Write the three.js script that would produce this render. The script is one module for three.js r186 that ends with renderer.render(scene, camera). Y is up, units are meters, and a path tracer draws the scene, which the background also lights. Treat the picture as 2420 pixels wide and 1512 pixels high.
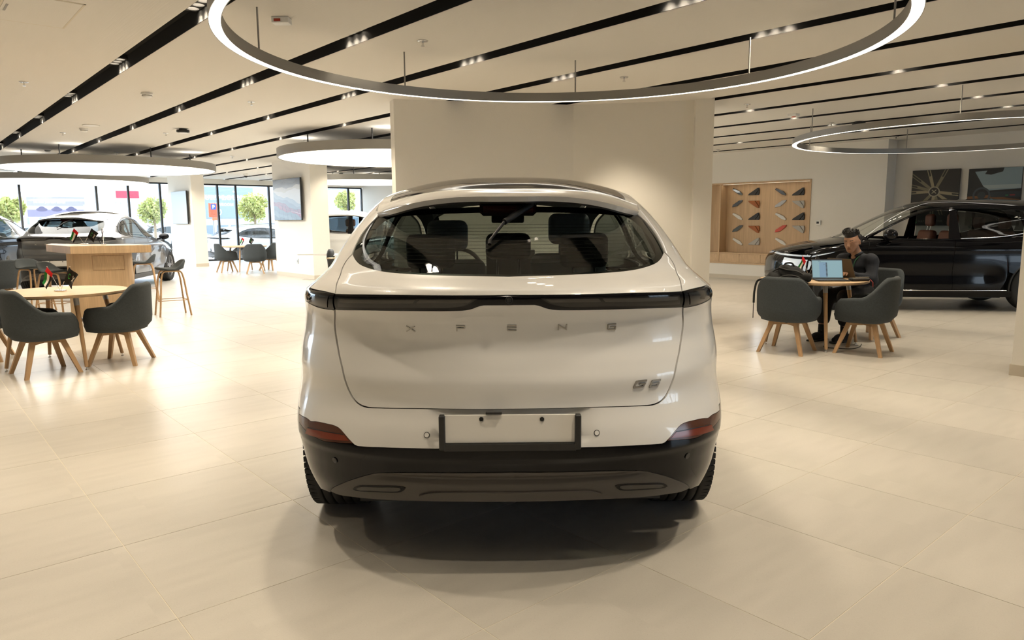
import * as THREE from 'three';
import { mergeGeometries, mergeVertices } from 'three/addons/utils/BufferGeometryUtils.js';
import { RoundedBoxGeometry } from 'three/addons/geometries/RoundedBoxGeometry.js';
import { RectAreaLightUniformsLib } from 'three/addons/lights/RectAreaLightUniformsLib.js';
import { MarchingCubes } from 'three/addons/objects/MarchingCubes.js';

// ---------------------------------------------------------------- camera, sky, exposure
const IW = 2420, IH = 1512;
const EYE = 1.42, FOCAL = 1695, PITCH = 0.1387, ROLL = 0.0066, YAW = 0.8576;
const SA = Math.sin(YAW), CA = Math.cos(YAW);
// world: x runs across the ceiling slots, -z runs along them towards the street windows
const W = (cx, cz, y = 0) => new THREE.Vector3(cx * SA + cz * CA, y, cx * CA - cz * SA);
const FWD = W(0, 1), RIGHT = W(1, 0);
const scene = new THREE.Scene();
const camera = new THREE.PerspectiveCamera(2 * Math.atan(IH / 2 / FOCAL) * 180 / Math.PI, IW / IH, 0.05, 300);
camera.position.set(0, EYE, 0);
camera.lookAt(FWD.x * Math.cos(PITCH), EYE - Math.sin(PITCH), FWD.z * Math.cos(PITCH));
camera.rotateZ(-ROLL);
camera.updateMatrixWorld(true);
const renderer = new THREE.WebGLRenderer();
renderer.toneMapping = THREE.LinearToneMapping;
renderer.toneMappingExposure = 1.0;
renderer.shadowMap.enabled = true;
RectAreaLightUniformsLib.init();
scene.background = new THREE.Color().setRGB(0.80, 0.90, 1.0);
scene.backgroundIntensity = 6.5;
const WARM = new THREE.Color().setRGB(1.0, 0.855, 0.65);      // the downlights
const NEUTRAL = new THREE.Color().setRGB(1.0, 0.94, 0.84);   // the discs and rings
const DISC = new THREE.Color().setRGB(1.0, 0.97, 0.90);
const DISC_POWER = 7;
const SPOT_POWER = 12.4;

// ---------------------------------------------------------------- pixel helpers
function ray(px, py) {
  const v = new THREE.Vector3((px - IW / 2) / FOCAL, -(py - IH / 2) / FOCAL, -1);
  return v.applyQuaternion(camera.quaternion);
}
function onY(px, py, y = 0) { const r = ray(px, py), t = (y - EYE) / r.y; return new THREE.Vector3(r.x * t, y, r.z * t); }
function onX(px, py, x) { const r = ray(px, py), t = x / r.x; return new THREE.Vector3(x, EYE + r.y * t, r.z * t); }
function onZ(px, py, z) { const r = ray(px, py), t = z / r.z; return new THREE.Vector3(r.x * t, EYE + r.y * t, z); }
function onV(px, py, p) { // on the vertical plane through p that faces the camera
  const r = ray(px, py), t = (p.x * FWD.x + p.z * FWD.z) / (r.x * FWD.x + r.z * FWD.z);
  return new THREE.Vector3(r.x * t, EYE + r.y * t, r.z * t);
}

// ---------------------------------------------------------------- building helpers
let seed = 12345;
const rnd = (a = 0, b = 1) => { seed = (seed * 1664525 + 1013904223) >>> 0; return a + (b - a) * seed / 4294967296; };
const PI = Math.PI, TAU = PI * 2;
const lerp = (a, b, t) => a + (b - a) * t, clamp = (x, a, b) => Math.min(b, Math.max(a, x));
const smooth = (a, b, x) => { const t = clamp((x - a) / (b - a), 0, 1); return t * t * (3 - 2 * t); };
const taken = new Map();
function numbered(n) { const k = taken.get(n) ?? 0; taken.set(n, k + 1); return k ? n + '_' + String(k).padStart(3, '0') : n; }
function prep(g) {
  if (g.index) g = g.toNonIndexed();
  for (const k of Object.keys(g.attributes)) if (!['position', 'normal', 'uv'].includes(k)) g.deleteAttribute(k);
  if (!g.attributes.normal) g.computeVertexNormals();
  if (!g.attributes.uv) g.setAttribute('uv', new THREE.BufferAttribute(new Float32Array(g.attributes.position.count * 2), 2));
  return g;
}
function merge(list) { return list.length === 1 ? prep(list[0]) : mergeGeometries(list.map(prep)); }
function part(name, geo, mat, parent) {
  const m = new THREE.Mesh(Array.isArray(geo) ? merge(geo) : geo, mat);
  m.name = name; m.castShadow = m.receiveShadow = true; parent.add(m); return m;
}
function tag(o, label, category, group) { o.userData.label = label; o.userData.category = category; if (group) o.userData.group = group; return o; }
function thing(name, label, category, pos, turn = 0, group) {
  const o = new THREE.Group(); o.name = numbered(name); scene.add(o);
  if (pos) o.position.copy(pos); o.rotation.y = turn; return tag(o, label, category, group);
}
function single(name, geo, mat, label, category, group) { return tag(part(numbered(name), geo, mat, scene), label, category, group); }
function structure(name, geo, mat, parent = scene) {
  const m = geo ? part(name, geo, mat, parent) : new THREE.Group();
  if (!geo) { m.name = name; parent.add(m); }
  m.userData.kind = 'structure'; return m;
}
function copy(o, pos, turn, label, group) {
  const c = o.clone(); c.name = numbered(o.name.replace(/_\d{3}$/, '')); c.userData = { ...o.userData };
  c.position.copy(pos); c.rotation.y = turn; if (label) c.userData.label = label; if (group) c.userData.group = group;
  scene.add(c); return c;
}
const T = (g, x = 0, y = 0, z = 0) => g.translate(x, y, z);
const box = (w, h, d, x = 0, y = 0, z = 0) => T(new THREE.BoxGeometry(w, h, d), x, y, z);
const span = (x0, x1, y0, y1, z0, z1) => box(x1 - x0, y1 - y0, z1 - z0, (x0 + x1) / 2, (y0 + y1) / 2, (z0 + z1) / 2);
const rbox = (w, h, d, r, x = 0, y = 0, z = 0, s = 3) => T(new RoundedBoxGeometry(w, h, d, s, r), x, y, z);
const cyl = (r0, r1, h, x = 0, y = 0, z = 0, seg = 24) => T(new THREE.CylinderGeometry(r0, r1, h, seg), x, y, z);
const ball = (r, x = 0, y = 0, z = 0, sx = 1, sy = 1, sz = 1, a = 24, b = 16) => T(new THREE.SphereGeometry(r, a, b).scale(sx, sy, sz), x, y, z);
const lathe = (pts, seg = 32) => new THREE.LatheGeometry(pts.map(p => new THREE.Vector2(p[0], p[1])), seg);
const V3 = a => a.isVector3 ? a : new THREE.Vector3(...a);
function tube(pts, r, seg = 0, rad = 10, closed = false) {
  return new THREE.TubeGeometry(new THREE.CatmullRomCurve3(pts.map(V3), closed, 'centripetal'), seg || pts.length * 8, r, rad, closed);
}
function rod(a, b, r0, r1 = r0, seg = 14) { // a tapered round bar from a to b
  a = V3(a); b = V3(b); const d = b.clone().sub(a), g = new THREE.CylinderGeometry(r1, r0, d.length(), seg);
  g.applyQuaternion(new THREE.Quaternion().setFromUnitVectors(new THREE.Vector3(0, 1, 0), d.normalize()));
  return T(g, (a.x + b.x) / 2, (a.y + b.y) / 2, (a.z + b.z) / 2);
}
function bar(a, b, w0, d0, w1 = w0, d1 = d0) { // a tapered square bar with level ends, from a (low) to b (high)
  a = V3(a); b = V3(b); const g = new THREE.BoxGeometry(1, 1, 1), p = g.attributes.position;
  for (let i = 0; i < p.count; i++) { const t = p.getY(i) + 0.5; p.setXYZ(i, lerp(a.x, b.x, t) + p.getX(i) * lerp(w0, w1, t), lerp(a.y, b.y, t), lerp(a.z, b.z, t) + p.getZ(i) * lerp(d0, d1, t)); }
  g.computeVertexNormals(); return g;
}
function shapeOf(pts) { return new THREE.Shape(pts.map(p => new THREE.Vector2(p[0], p[1]))); }
function extrude(pts, depth, bevel = 0, seg = 2) {
  const s = pts.isShape ? pts : shapeOf(pts);
  return new THREE.ExtrudeGeometry(s, { depth: depth - 2 * bevel, bevelEnabled: bevel > 0, bevelThickness: bevel, bevelSize: bevel, bevelOffset: -bevel, bevelSegments: seg, curveSegments: 24 }).translate(0, 0, bevel);
}
// spline through (x, y) pairs: monotone, smooth
function curve(tab) {
  const n = tab.length, m = new Array(n), d = [];
  for (let i = 0; i < n - 1; i++) d.push((tab[i + 1][1] - tab[i][1]) / (tab[i + 1][0] - tab[i][0]));
  m[0] = d[0]; m[n - 1] = d[n - 2];
  for (let i = 1; i < n - 1; i++) m[i] = d[i - 1] * d[i] <= 0 ? 0 : 2 / (1 / d[i - 1] + 1 / d[i]);
  return x => {
    if (x <= tab[0][0]) return tab[0][1] + m[0] * (x - tab[0][0]);
    if (x >= tab[n - 1][0]) return tab[n - 1][1] + m[n - 1] * (x - tab[n - 1][0]);
    let i = 0; while (x > tab[i + 1][0]) i++;
    const h = tab[i + 1][0] - tab[i][0], t = (x - tab[i][0]) / h, t2 = t * t, t3 = t2 * t;
    return (2 * t3 - 3 * t2 + 1) * tab[i][1] + (t3 - 2 * t2 + t) * h * m[i] + (-2 * t3 + 3 * t2) * tab[i + 1][1] + (t3 - t2) * h * m[i + 1];
  };
}
// textures
function hash(x, y, s = 0) { let h = (x * 374761393 + y * 668265263 + s * 1442695041) | 0; h = Math.imul(h ^ (h >>> 13), 1274126177); return ((h ^ (h >>> 16)) >>> 0) / 4294967296; }
function vnoise(x, y, per, s) {
  const xi = Math.floor(x), yi = Math.floor(y), fx = x - xi, fy = y - yi, u = fx * fx * (3 - 2 * fx), v = fy * fy * (3 - 2 * fy);
  const h = (a, b) => hash(((a % per) + per) % per, ((b % per) + per) % per, s);
  return lerp(lerp(h(xi, yi), h(xi + 1, yi), u), lerp(h(xi, yi + 1), h(xi + 1, yi + 1), u), v);
}
function dataTex(n, fn, srgb = true) {
  const d = new Uint8Array(n * n * 4);
  for (let y = 0; y < n; y++) for (let x = 0; x < n; x++) { const c = fn(x / n, y / n, x, y); for (let k = 0; k < 3; k++) d[(y * n + x) * 4 + k] = clamp(Math.round(c[k] * 255), 0, 255); d[(y * n + x) * 4 + 3] = 255; }
  const t = new THREE.DataTexture(d, n, n); t.wrapS = t.wrapT = THREE.RepeatWrapping; t.magFilter = THREE.LinearFilter; t.minFilter = THREE.LinearFilter;
  if (srgb) t.colorSpace = THREE.SRGBColorSpace; t.needsUpdate = true; return t;
}
function canvasTex(w, h, draw) {
  const c = document.createElement('canvas'); c.width = w; c.height = h; draw(c.getContext('2d'), w, h);
  const t = new THREE.CanvasTexture(c); t.colorSpace = THREE.SRGBColorSpace; return t;
}
const rep = (t, x, y = x) => { const c = t.clone(); c.repeat.set(x, y); c.needsUpdate = true; return c; };
const rgb = (r, g, b) => new THREE.Color().setRGB(r, g, b);
function std(c, rough = 0.6, metal = 0, o = {}) { return new THREE.MeshStandardMaterial({ color: Array.isArray(c) ? rgb(...c) : new THREE.Color(c), roughness: rough, metalness: metal, ...o }); }
function phys(c, rough, o = {}) { return new THREE.MeshPhysicalMaterial({ color: Array.isArray(c) ? rgb(...c) : new THREE.Color(c), roughness: rough, ...o }); }

const plasterBump = dataTex(256, (u, v) => { const k = 0.5 * vnoise(u * 64, v * 64, 64, 1) + 0.5 * vnoise(u * 128, v * 128, 128, 2); return [k, k, k]; }, false);
const fabricTex = dataTex(256, (u, v, x, y) => { const k = 0.80 + 0.2 * hash(x, y, 5) + 0.10 * (vnoise(u * 32, v * 32, 32, 9) - 0.5) + ((x ^ y) & 1) * 0.04; return [k, k, k]; });
const woodTex = dataTex(512, (u, v) => { // pale oak with a straight grain along v
  const g = vnoise(u * 90, v * 3, 90, 3) * 0.5 + vnoise(u * 220, v * 5, 220, 4) * 0.5, b = vnoise(u * 9, v * 2, 9, 7);
  const k = 0.90 + 0.11 * (g - 0.5) + 0.05 * (b - 0.5); return [k, k * 0.99, k * 0.97];
});
const tileTex = dataTex(512, (u, v, x, y) => {
  const s = hash(x, y, 21), f = s > 0.985 ? -0.06 : s < 0.012 ? 0.03 : 0; // the specks of the porcelain
  const k = 0.95 + f + 0.02 * (hash(x, y, 8) - 0.5) + 0.035 * (vnoise(u * 5, v * 24, 24, 6) - 0.5) + 0.03 * (vnoise(u * 3, v * 3, 3, 11) - 0.5); return [k, k, k];
});
const M = {
  wall: std([0.76, 0.73, 0.67], 0.85, 0, { bumpMap: rep(plasterBump, 2), bumpScale: 0.0006 }),
  ceiling: std([0.72, 0.69, 0.635], 0.9, 0, { bumpMap: rep(plasterBump, 2), bumpScale: 0.0006 }),
  black: std([0.012, 0.012, 0.012], 0.55),
  blackGloss: phys([0.003, 0.003, 0.004], 0.04, { ior: 1.33 }),
  blackPlastic: std([0.018, 0.018, 0.018], 0.5),
  slot: std([0.004, 0.004, 0.004], 0.95),
  steel: std([0.42, 0.41, 0.39], 0.35, 0.9),
  steelMatt: std([0.32, 0.31, 0.29], 0.5, 0.6),
  chrome: std([0.75, 0.75, 0.75], 0.12, 1),
  baseboard: std([0.55, 0.49, 0.40], 0.5),
  fabric: std([0.054, 0.064, 0.069], 0.95, 0, { map: rep(fabricTex, 5), bumpMap: rep(fabricTex, 5), bumpScale: 0.0008 }),
  leg: std([0.60, 0.385, 0.205], 0.5, 0, { map: woodTex }),
  oak: std([0.67, 0.475, 0.29], 0.5, 0, { map: woodTex }),
  oakDarkGapShade: std([0.34, 0.19, 0.09], 0.5, 0, { map: woodTex }),  // dark oak of the drawer box; also the painted shade round the counter door
  grout: std([0.66, 0.60, 0.49], 0.8),
  white: std([0.80, 0.80, 0.78], 0.5),
  pane: phys([0.93, 0.97, 1.0], 0.02, { transmission: 1, thickness: 0, ior: 1.5 }),
};
// ---------------------------------------------------------------- the room
const CEIL = 2.95, X_RIGHT = 15.15, Z_WIN = -27, Z_BACK = 8, X_LEFT = -8;
{ // floor: square porcelain tiles on a bed of grout
  const floor = structure('floor');
  part('grout_bed', span(X_LEFT, X_RIGHT + 0.8, -0.2, -0.0015, Z_WIN, Z_BACK), M.grout, floor);
  const S = 0.7855, g = 0.0035, x0 = 0.6645, z0 = -4.982, tileH = 0.011;
  const ops = [[0.53, 0.498, 0.445], [0.545, 0.511, 0.455], [0.52, 0.488, 0.435], [0.535, 0.501, 0.445]];
  const mats = ops.map((c, i) => { const t = rep(tileTex, 1); t.offset.set(i * 0.27, i * 0.41); return std(c, 0.30, 0, { map: t, bumpMap: t, bumpScale: 0.0002 }); });
  const geo = (() => { // a tile with its edges slightly broken
    const h = (S - g) / 2, b = 0.0012, q = new THREE.BoxGeometry(S - g, tileH, S - g).translate(0, -tileH / 2, 0);
    const p = q.attributes.position; for (let i = 0; i < p.count; i++) if (p.getY(i) < -0.005) p.setY(i, -tileH);
    const uv = q.attributes.uv; for (let i = 0; i < uv.count; i++) uv.setXY(i, p.getX(i) + h, p.getZ(i) + h);
    return q;
  })();
  const list = [];
  for (let i = Math.floor((X_LEFT - x0) / S); i * S + x0 < X_RIGHT + 0.5; i++) for (let j = Math.floor((Z_WIN - z0) / S) + 1; (j + 1) * S + z0 < Z_BACK; j++) {
    const c = new THREE.Vector3(x0 + (i + 0.5) * S, 0, z0 + (j + 0.5) * S), q = c.clone().project(camera), d = c.dot(FWD);
    const seen = d > 0.3 && Math.abs(q.x) < 1.15 && Math.abs(q.y) < 1.2;
    list.push({ c, i, j, key: seen ? d : 1000 + d });
  }
  list.sort((a, b) => a.key - b.key);
  const rest = [[], [], [], []];
  list.forEach(({ c, i, j }, n) => {
    const k = Math.floor(hash(i + 50, j + 50, 3) * 4);
    if (n < 300) { const m = new THREE.Mesh(geo, mats[k]); m.name = 'tile'; m.receiveShadow = true; m.position.copy(c); floor.add(m); }
    else rest[k].push(geo.clone().translate(c.x, c.y, c.z));
  });
  rest.forEach((r, k) => { const m = part('tile_field', r, mats[k], floor); m.userData.kind = 'stuff'; });
}
{ // ceiling: broad white planks with black slots between them
  const ceil = structure('ceiling'), slotW = 0.2, xs = [];
  for (let k = -7; k <= 10; k++) xs.push(1.9 + 1.275 * k);
  const z0 = Z_WIN - 0.3, z1 = Z_BACK + 0.3;
  let prev = X_LEFT - 0.3;
  for (const x of [...xs, X_RIGHT + 1 + slotW / 2]) {
    const g = span(prev, x - slotW / 2, CEIL, CEIL + 0.16, z0, z1);
    part('plank', g, M.ceiling, ceil); prev = x + slotW / 2;
  }
  for (const x of xs) {
    part('slot_lining', [span(x - slotW / 2 - 0.001, x + slotW / 2 + 0.001, CEIL + 0.13, CEIL + 0.16, z0, z1), span(x - slotW / 2 - 0.001, x - slotW / 2 + 0.004, CEIL + 0.002, CEIL + 0.13, z0, z1), span(x + slotW / 2 - 0.004, x + slotW / 2 + 0.001, CEIL + 0.002, CEIL + 0.13, z0, z1)], M.slot, ceil);
  }
  structure('roof_slab', span(X_LEFT - 0.5, X_RIGHT + 1.5, CEIL + 0.2, CEIL + 0.5, Z_WIN - 0.5, Z_BACK + 0.5), M.wall);
  // service hatch with its latch plate
  const a = onY(5, 15, CEIL), b = onY(168, 38, CEIL), hz = a.clone().add(b).multiplyScalar(0.5);
  const hatch = thing('ceiling_hatch', 'white ceiling access hatch with a small steel latch strip', 'hatch', new THREE.Vector3(hz.x, CEIL, hz.z), 0);
  part('panel', span(-0.22, 0.22, -0.004, 0, -0.4, 0.4), M.ceiling, hatch);
  part('rim', [span(-0.235, -0.222, -0.003, 0, -0.415, 0.415), span(0.222, 0.235, -0.003, 0, -0.415, 0.415), span(-0.235, 0.235, -0.003, 0, -0.415, -0.402), span(-0.235, 0.235, -0.003, 0, 0.402, 0.415)], M.grout, hatch);
  part('latch', span(-0.2, -0.185, -0.006, 0, -0.1, 0.1), M.steelMatt, hatch);
  // recessed downlights, three lamps to a unit
  const lampGlow = std([0.9, 0.85, 0.75], 0.4, 0, { emissive: WARM, emissiveIntensity: 30 });
  const unit0 = new THREE.Group();
  part('housing', (() => {
    const s = shapeOf([[-0.2, -0.05], [0.2, -0.05], [0.2, 0.05], [-0.2, 0.05]]);
    for (const q of [-0.125, 0, 0.125]) { const h = new THREE.Path(); h.absarc(q, 0, 0.044, 0, TAU, true); s.holes.push(h); }
    return [new THREE.ExtrudeGeometry(s, { depth: 0.035, bevelEnabled: false, curveSegments: 20 }).rotateX(PI / 2).rotateY(PI / 2), span(-0.05, 0.05, 0, 0.004, -0.2, 0.2)];
  })(), M.blackPlastic, unit0);
  for (const q of [-0.125, 0, 0.125]) part('lamp', cyl(0.040, 0.040, 0.006, 0, -0.009, q, 20), lampGlow, unit0);
  const cone = near => near ? 0.78 : 0.86;
  let n = 0;
  for (const x of xs) for (let j = -3; j <= 9; j++) {
    const z = -0.8 - 2.52 * j;
    if (x < -2.5 || z < -24.5 || z > 1 || x > 14) continue;
    const p = new THREE.Vector3(x + 0.044, CEIL + 0.125, z), cx = x * SA + z * CA, cz = x * CA - z * SA;
    if (cz > 9.75 && cz < 10.9 && cx > -1.7 && cx < 2.9) continue;  // inside the partition
    const o = unit0.clone(); o.name = numbered('downlight'); o.position.copy(p); scene.add(o);
    const q = p.clone().project(camera), seen = cz > 0.5 && Math.abs(q.x) < 1.1 && Math.abs(q.y) < 1.2;
    tag(o, 'black recessed downlight with three lamps set in a ceiling slot', 'downlight', 'triple downlights in the ceiling slots');
    const near = seen && cz < 9.5 && x < 8, count = near ? 3 : 1;
    for (let k = 0; k < count; k++) {
      const s = new THREE.SpotLight(WARM, SPOT_POWER * (near ? 0.4 : 1), 0, cone(near), near ? 0.4 : 0.6, 2);
      s.position.set(p.x - (near ? 0.004 : 0), CEIL + 0.088, z + (near ? (k - 1) * 0.125 : 0)); s.target.position.set(s.position.x, 0, s.position.z); s.shadow.radius = near ? 1.6 : 3; s.castShadow = true;
      scene.add(s); scene.add(s.target); n++;
    }
  }
  console.log('spots', n);
}
function ringLight(c, r, bottom, rods, label) {
  const o = thing('ring_light', label, 'pendant light', new THREE.Vector3(c[0], bottom, c[1]), 0, 'ring pendants');
  const w = 0.072, h = 0.085;
  const prof = [[r - w / 2, 0.004], [r - w / 2, h], [r + w / 2, h], [r + w / 2, 0.004], [r + w / 2 - 0.004, 0.004], [r + w / 2 - 0.004, 0.01], [r - w / 2 + 0.004, 0.01], [r - w / 2 + 0.004, 0.004], [r - w / 2, 0.004]];
  const g = lathe(prof, 160); part('housing', g.toNonIndexed(), M.steelMatt, o).geometry.computeVertexNormals();
  o.children[0].geometry = (() => { const q = lathe(prof, 160); q.computeVertexNormals(); return flatAcross(prof, 160); })();
  part('diffuser', new THREE.RingGeometry(r - w / 2 + 0.004, r + w / 2 - 0.004, 160, 1).rotateX(PI / 2).translate(0, 0.006, 0), std([0.9, 0.9, 0.88], 0.6, 0, { emissive: NEUTRAL, emissiveIntensity: 2.6 }), o);
  for (const a of rods) part('rod', cyl(0.007, 0.007, CEIL - bottom - h - 0.001, Math.cos(a) * r, h + (CEIL - bottom - h - 0.001) / 2, Math.sin(a) * r, 8), M.steelMatt, o);
  for (let k = 0; k < 12; k++) { // the light of the strip
    const a = k / 12 * TAU, l = new THREE.RectAreaLight(NEUTRAL, 1.3, TAU * r / 12, 0.05);
    l.position.set(c[0] + Math.cos(a) * r, bottom - 0.004, c[1] + Math.sin(a) * r);
    l.lookAt(l.position.x, 0, l.position.z); l.rotation.set(-PI / 2, 0, PI / 2 - a); l.castShadow = true; scene.add(l);
  }
}
function flatAcross(prof, seg) { // a lathe with sharp edges between the bands of its profile
  const out = [];
  for (let i = 0; i + 1 < prof.length; i++) { const q = lathe([prof[i], prof[i + 1]], seg); q.computeVertexNormals(); out.push(q); }
  return merge(out);
}
ringLight([3.58, -3.66], 2.16, 2.56, [0, 1, 2, 3, 4, 5, 6, 7].map(k => -2.28 + k * TAU / 8), 'large ring pendant of grey metal hanging over the white car');
ringLight([11.95, -3.7], 2.35, 2.535, [0, 1, 2, 3, 4, 5, 6].map(k => -2.5 + k * TAU / 7), 'ring pendant of grey metal hanging over the black car by the posters');
function discLight(c, r, bottom, label) {
  const o = thing('disc_light', label, 'pendant light', new THREE.Vector3(c[0], bottom, c[1]), 0, 'disc pendants'), h = 0.15;
  part('rim', flatAcross([[r - 0.03, 0.0], [r, 0.0], [r, h], [0.02, h]], 128), std([0.30, 0.29, 0.27], 0.5), o);
  part('diffuser', new THREE.CircleGeometry(r - 0.03, 96).rotateX(PI / 2).translate(0, 0.004, 0), std([0.9, 0.9, 0.88], 0.6, 0, { emissive: DISC, emissiveIntensity: 1.35 }), o);
  for (let k = 0; k < 6; k++) { const a = k * TAU / 6 + 0.25; part('rod', cyl(0.012, 0.012, CEIL - bottom - h - 0.001, Math.cos(a) * r * 0.75, h + (CEIL - bottom - h - 0.001) / 2, Math.sin(a) * r * 0.75, 8), M.black, o); }
  for (let k = 0; k < 4; k++) { // lamps on the top that wash the ceiling
    const a = k * TAU / 4 + 0.6, p = new THREE.PointLight(NEUTRAL, 0.5, 0, 2);
    p.position.set(c[0] + Math.cos(a) * r * 0.8, bottom + h + 0.05, c[1] + Math.sin(a) * r * 0.8); p.castShadow = true; p.shadow.radius = 2; scene.add(p);
  }
  const l = new THREE.RectAreaLight(DISC, DISC_POWER, r * 1.7, r * 1.7); l.position.set(c[0], bottom - 0.01, c[1]); l.rotation.set(-PI / 2, 0, 0); l.castShadow = true; scene.add(l);
}
discLight([3.86, -17.9], 2.15, 2.56, 'large glowing disc pendant above the wooden counter and grey car');
discLight([3.95, -24.1], 2.2, 2.56, 'large glowing disc pendant closest to the street windows');
discLight([7.37, -11.9], 2.1, 2.56, 'large glowing disc pendant beside the pillar with the abstract screen');
discLight([11.2, -19.6], 2.0, 2.56, 'glowing disc pendant behind the pillar, above the white car');

// walls
const prism = (pts, y0, y1) => { // plan outline in world (x, z)
  const g = new THREE.ExtrudeGeometry(shapeOf(pts.map(p => [p[0], -p[1]])), { depth: y1 - y0, bevelEnabled: false }).rotateX(-PI / 2).translate(0, y0, 0); return g;
};
const plan = a => a.map(([cx, cz]) => { const w = W(cx, cz); return [w.x, w.z]; });
const offsetPlan = (pts, d) => { let cx = 0, cz = 0; for (const p of pts) { cx += p[0] / pts.length; cz += p[1] / pts.length; } return pts.map(p => { const l = Math.hypot(p[0] - cx, p[1] - cz); return [p[0] + (p[0] - cx) / l * d, p[1] + (p[1] - cz) / l * d]; }); };
// the partition behind the white car, two shallow faces and a pilaster at each end
structure('wall_partition', prism(plan([[-1.57, 9.62], [-1.49, 9.42], [0.85, 9.98], [2.40, 9.66], [2.40, 9.58], [2.62, 9.50], [2.60, 10.4], [-1.2, 10.6]]), 0, CEIL), M.wall);
structure('baseboard_partition', prism(plan([[-1.58, 9.61], [-1.485, 9.405], [0.85, 9.965], [2.385, 9.645], [2.385, 9.57], [2.635, 9.49], [2.61, 10.41], [-1.2, 10.61]]), 0, 0.1), M.baseboard);
// right wall with the niche for the display case; further right it steps back
const nicheL = onX(1640, 600, X_RIGHT).z, nicheR = onX(1910, 600, X_RIGHT).z, nicheTop = onX(1912, 423, X_RIGHT).y, nicheBot = onX(1900, 631, X_RIGHT).y, jog = onX(2090, 500, X_RIGHT).z, XP = X_RIGHT + 0.42;
{
  const wr = structure('wall_right');
  part('wall_face', [span(X_RIGHT, X_RIGHT + 0.6, 0, CEIL, Z_WIN, nicheL - 0.0), span(X_RIGHT, X_RIGHT + 0.6, 0, nicheBot, nicheL, nicheR), span(X_RIGHT, X_RIGHT + 0.6, nicheTop, CEIL, nicheL, nicheR), span(X_RIGHT, X_RIGHT + 0.6, 0, CEIL, nicheR, jog), span(X_RIGHT + 0.5, X_RIGHT + 0.6, nicheBot, nicheTop, nicheL, nicheR)], M.wall, wr);
  part('wall_recess', span(XP, XP + 0.3, 0, CEIL, jog, Z_BACK), M.wall, wr);
  structure('baseboard_right', [span(X_RIGHT - 0.012, X_RIGHT, 0, 0.09, Z_WIN, jog + 0.012), span(XP - 0.012, XP, 0, 0.09, jog, Z_BACK)], M.baseboard);
}
structure('wall_left', span(X_LEFT - 0.3, X_LEFT, -0.1, CEIL, Z_WIN, Z_BACK), M.wall);
{ // back wall, behind the camera: solid with a glazed front
  const wb = structure('wall_back'), a = 7, b = 11.5;
  part('wall_face', [span(X_LEFT, a, -0.1, CEIL, Z_BACK, Z_BACK + 0.3), span(b, XP + 0.3, -0.1, CEIL, Z_BACK, Z_BACK + 0.3), span(a, b, 2.75, CEIL, Z_BACK, Z_BACK + 0.3)], M.wall, wb);
  const w = structure('window_2');
  for (let k = 0; k <= 5; k++) part('mullion', span(a + (b - a) * k / 5 - 0.03, a + (b - a) * k / 5 + 0.03, 0, 2.75, Z_BACK + 0.05, Z_BACK + 0.15), M.black, w);
  for (let k = 0; k < 5; k++) part('pane', span(a + (b - a) * k / 5 + 0.03, a + (b - a) * (k + 1) / 5 - 0.03, 0.0, 2.75, Z_BACK + 0.095, Z_BACK + 0.105), M.pane, w);
}
{ // street windows
  const w = structure('window_1'), top = 2.78, mx = [];
  for (const px of [-140, 53, 234, 309, 384, 455, 519, 562, 640, 700, 760, 827, 900]) mx.push(onZ(px, 520, Z_WIN).x);
  mx.unshift(mx[0] - 3, mx[0] - 6); mx.sort((p, q) => p - q); mx.push(X_RIGHT);
  part('header', span(X_LEFT, X_RIGHT + 0.6, top, CEIL, Z_WIN - 0.3, Z_WIN), M.wall, w);
  part('top_rail', span(X_LEFT, X_RIGHT, top - 0.05, top, Z_WIN - 0.12, Z_WIN - 0.02), M.black, w);
  part('bottom_rail', span(X_LEFT, X_RIGHT, 0, 0.06, Z_WIN - 0.12, Z_WIN - 0.02), M.black, w);
  for (let k = 0; k < mx.length; k++) {
    part('mullion', span(mx[k] - 0.03, mx[k] + 0.03, 0.06, top - 0.05, Z_WIN - 0.12, Z_WIN - 0.02), M.black, w);
    if (k) part('pane', span(mx[k - 1] + 0.03, mx[k] - 0.03, 0.06, top - 0.05, Z_WIN - 0.075, Z_WIN - 0.065), M.pane, w);
  }
  part('wall_face', span(X_LEFT, mx[0], 0, top, Z_WIN - 0.3, Z_WIN), M.wall, w);
}
// pillars
function pillar(name, pts, label) {
  const o = structure(name); part('shaft', prism(pts, 0, CEIL), M.wall, o); part('baseboard', prism(offsetPlan(pts, 0.015), 0, 0.1), M.baseboard, o);
}
const rect = (x0, x1, z0, z1) => [[x0, z1], [x1, z1], [x1, z0], [x0, z0]];
const pf = onY(464, 630.5), pfL = onX(409, 612, pf.x).z, pfR = onZ(494, 628, pf.z).x;
const ps = onY(743, 660.5), psL = onX(655, 640, ps.x).z, psR = onZ(783, 650, ps.z).x;
const pn = onY(2388, 886);
pillar('column_far', rect(pf.x, pfR, pfL, pf.z));
pillar('column_screen', rect(ps.x, psR, psL, ps.z));
pillar('column_near', rect(pn.x, pn.x + 0.8, pn.z, pn.z + 0.9));
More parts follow.
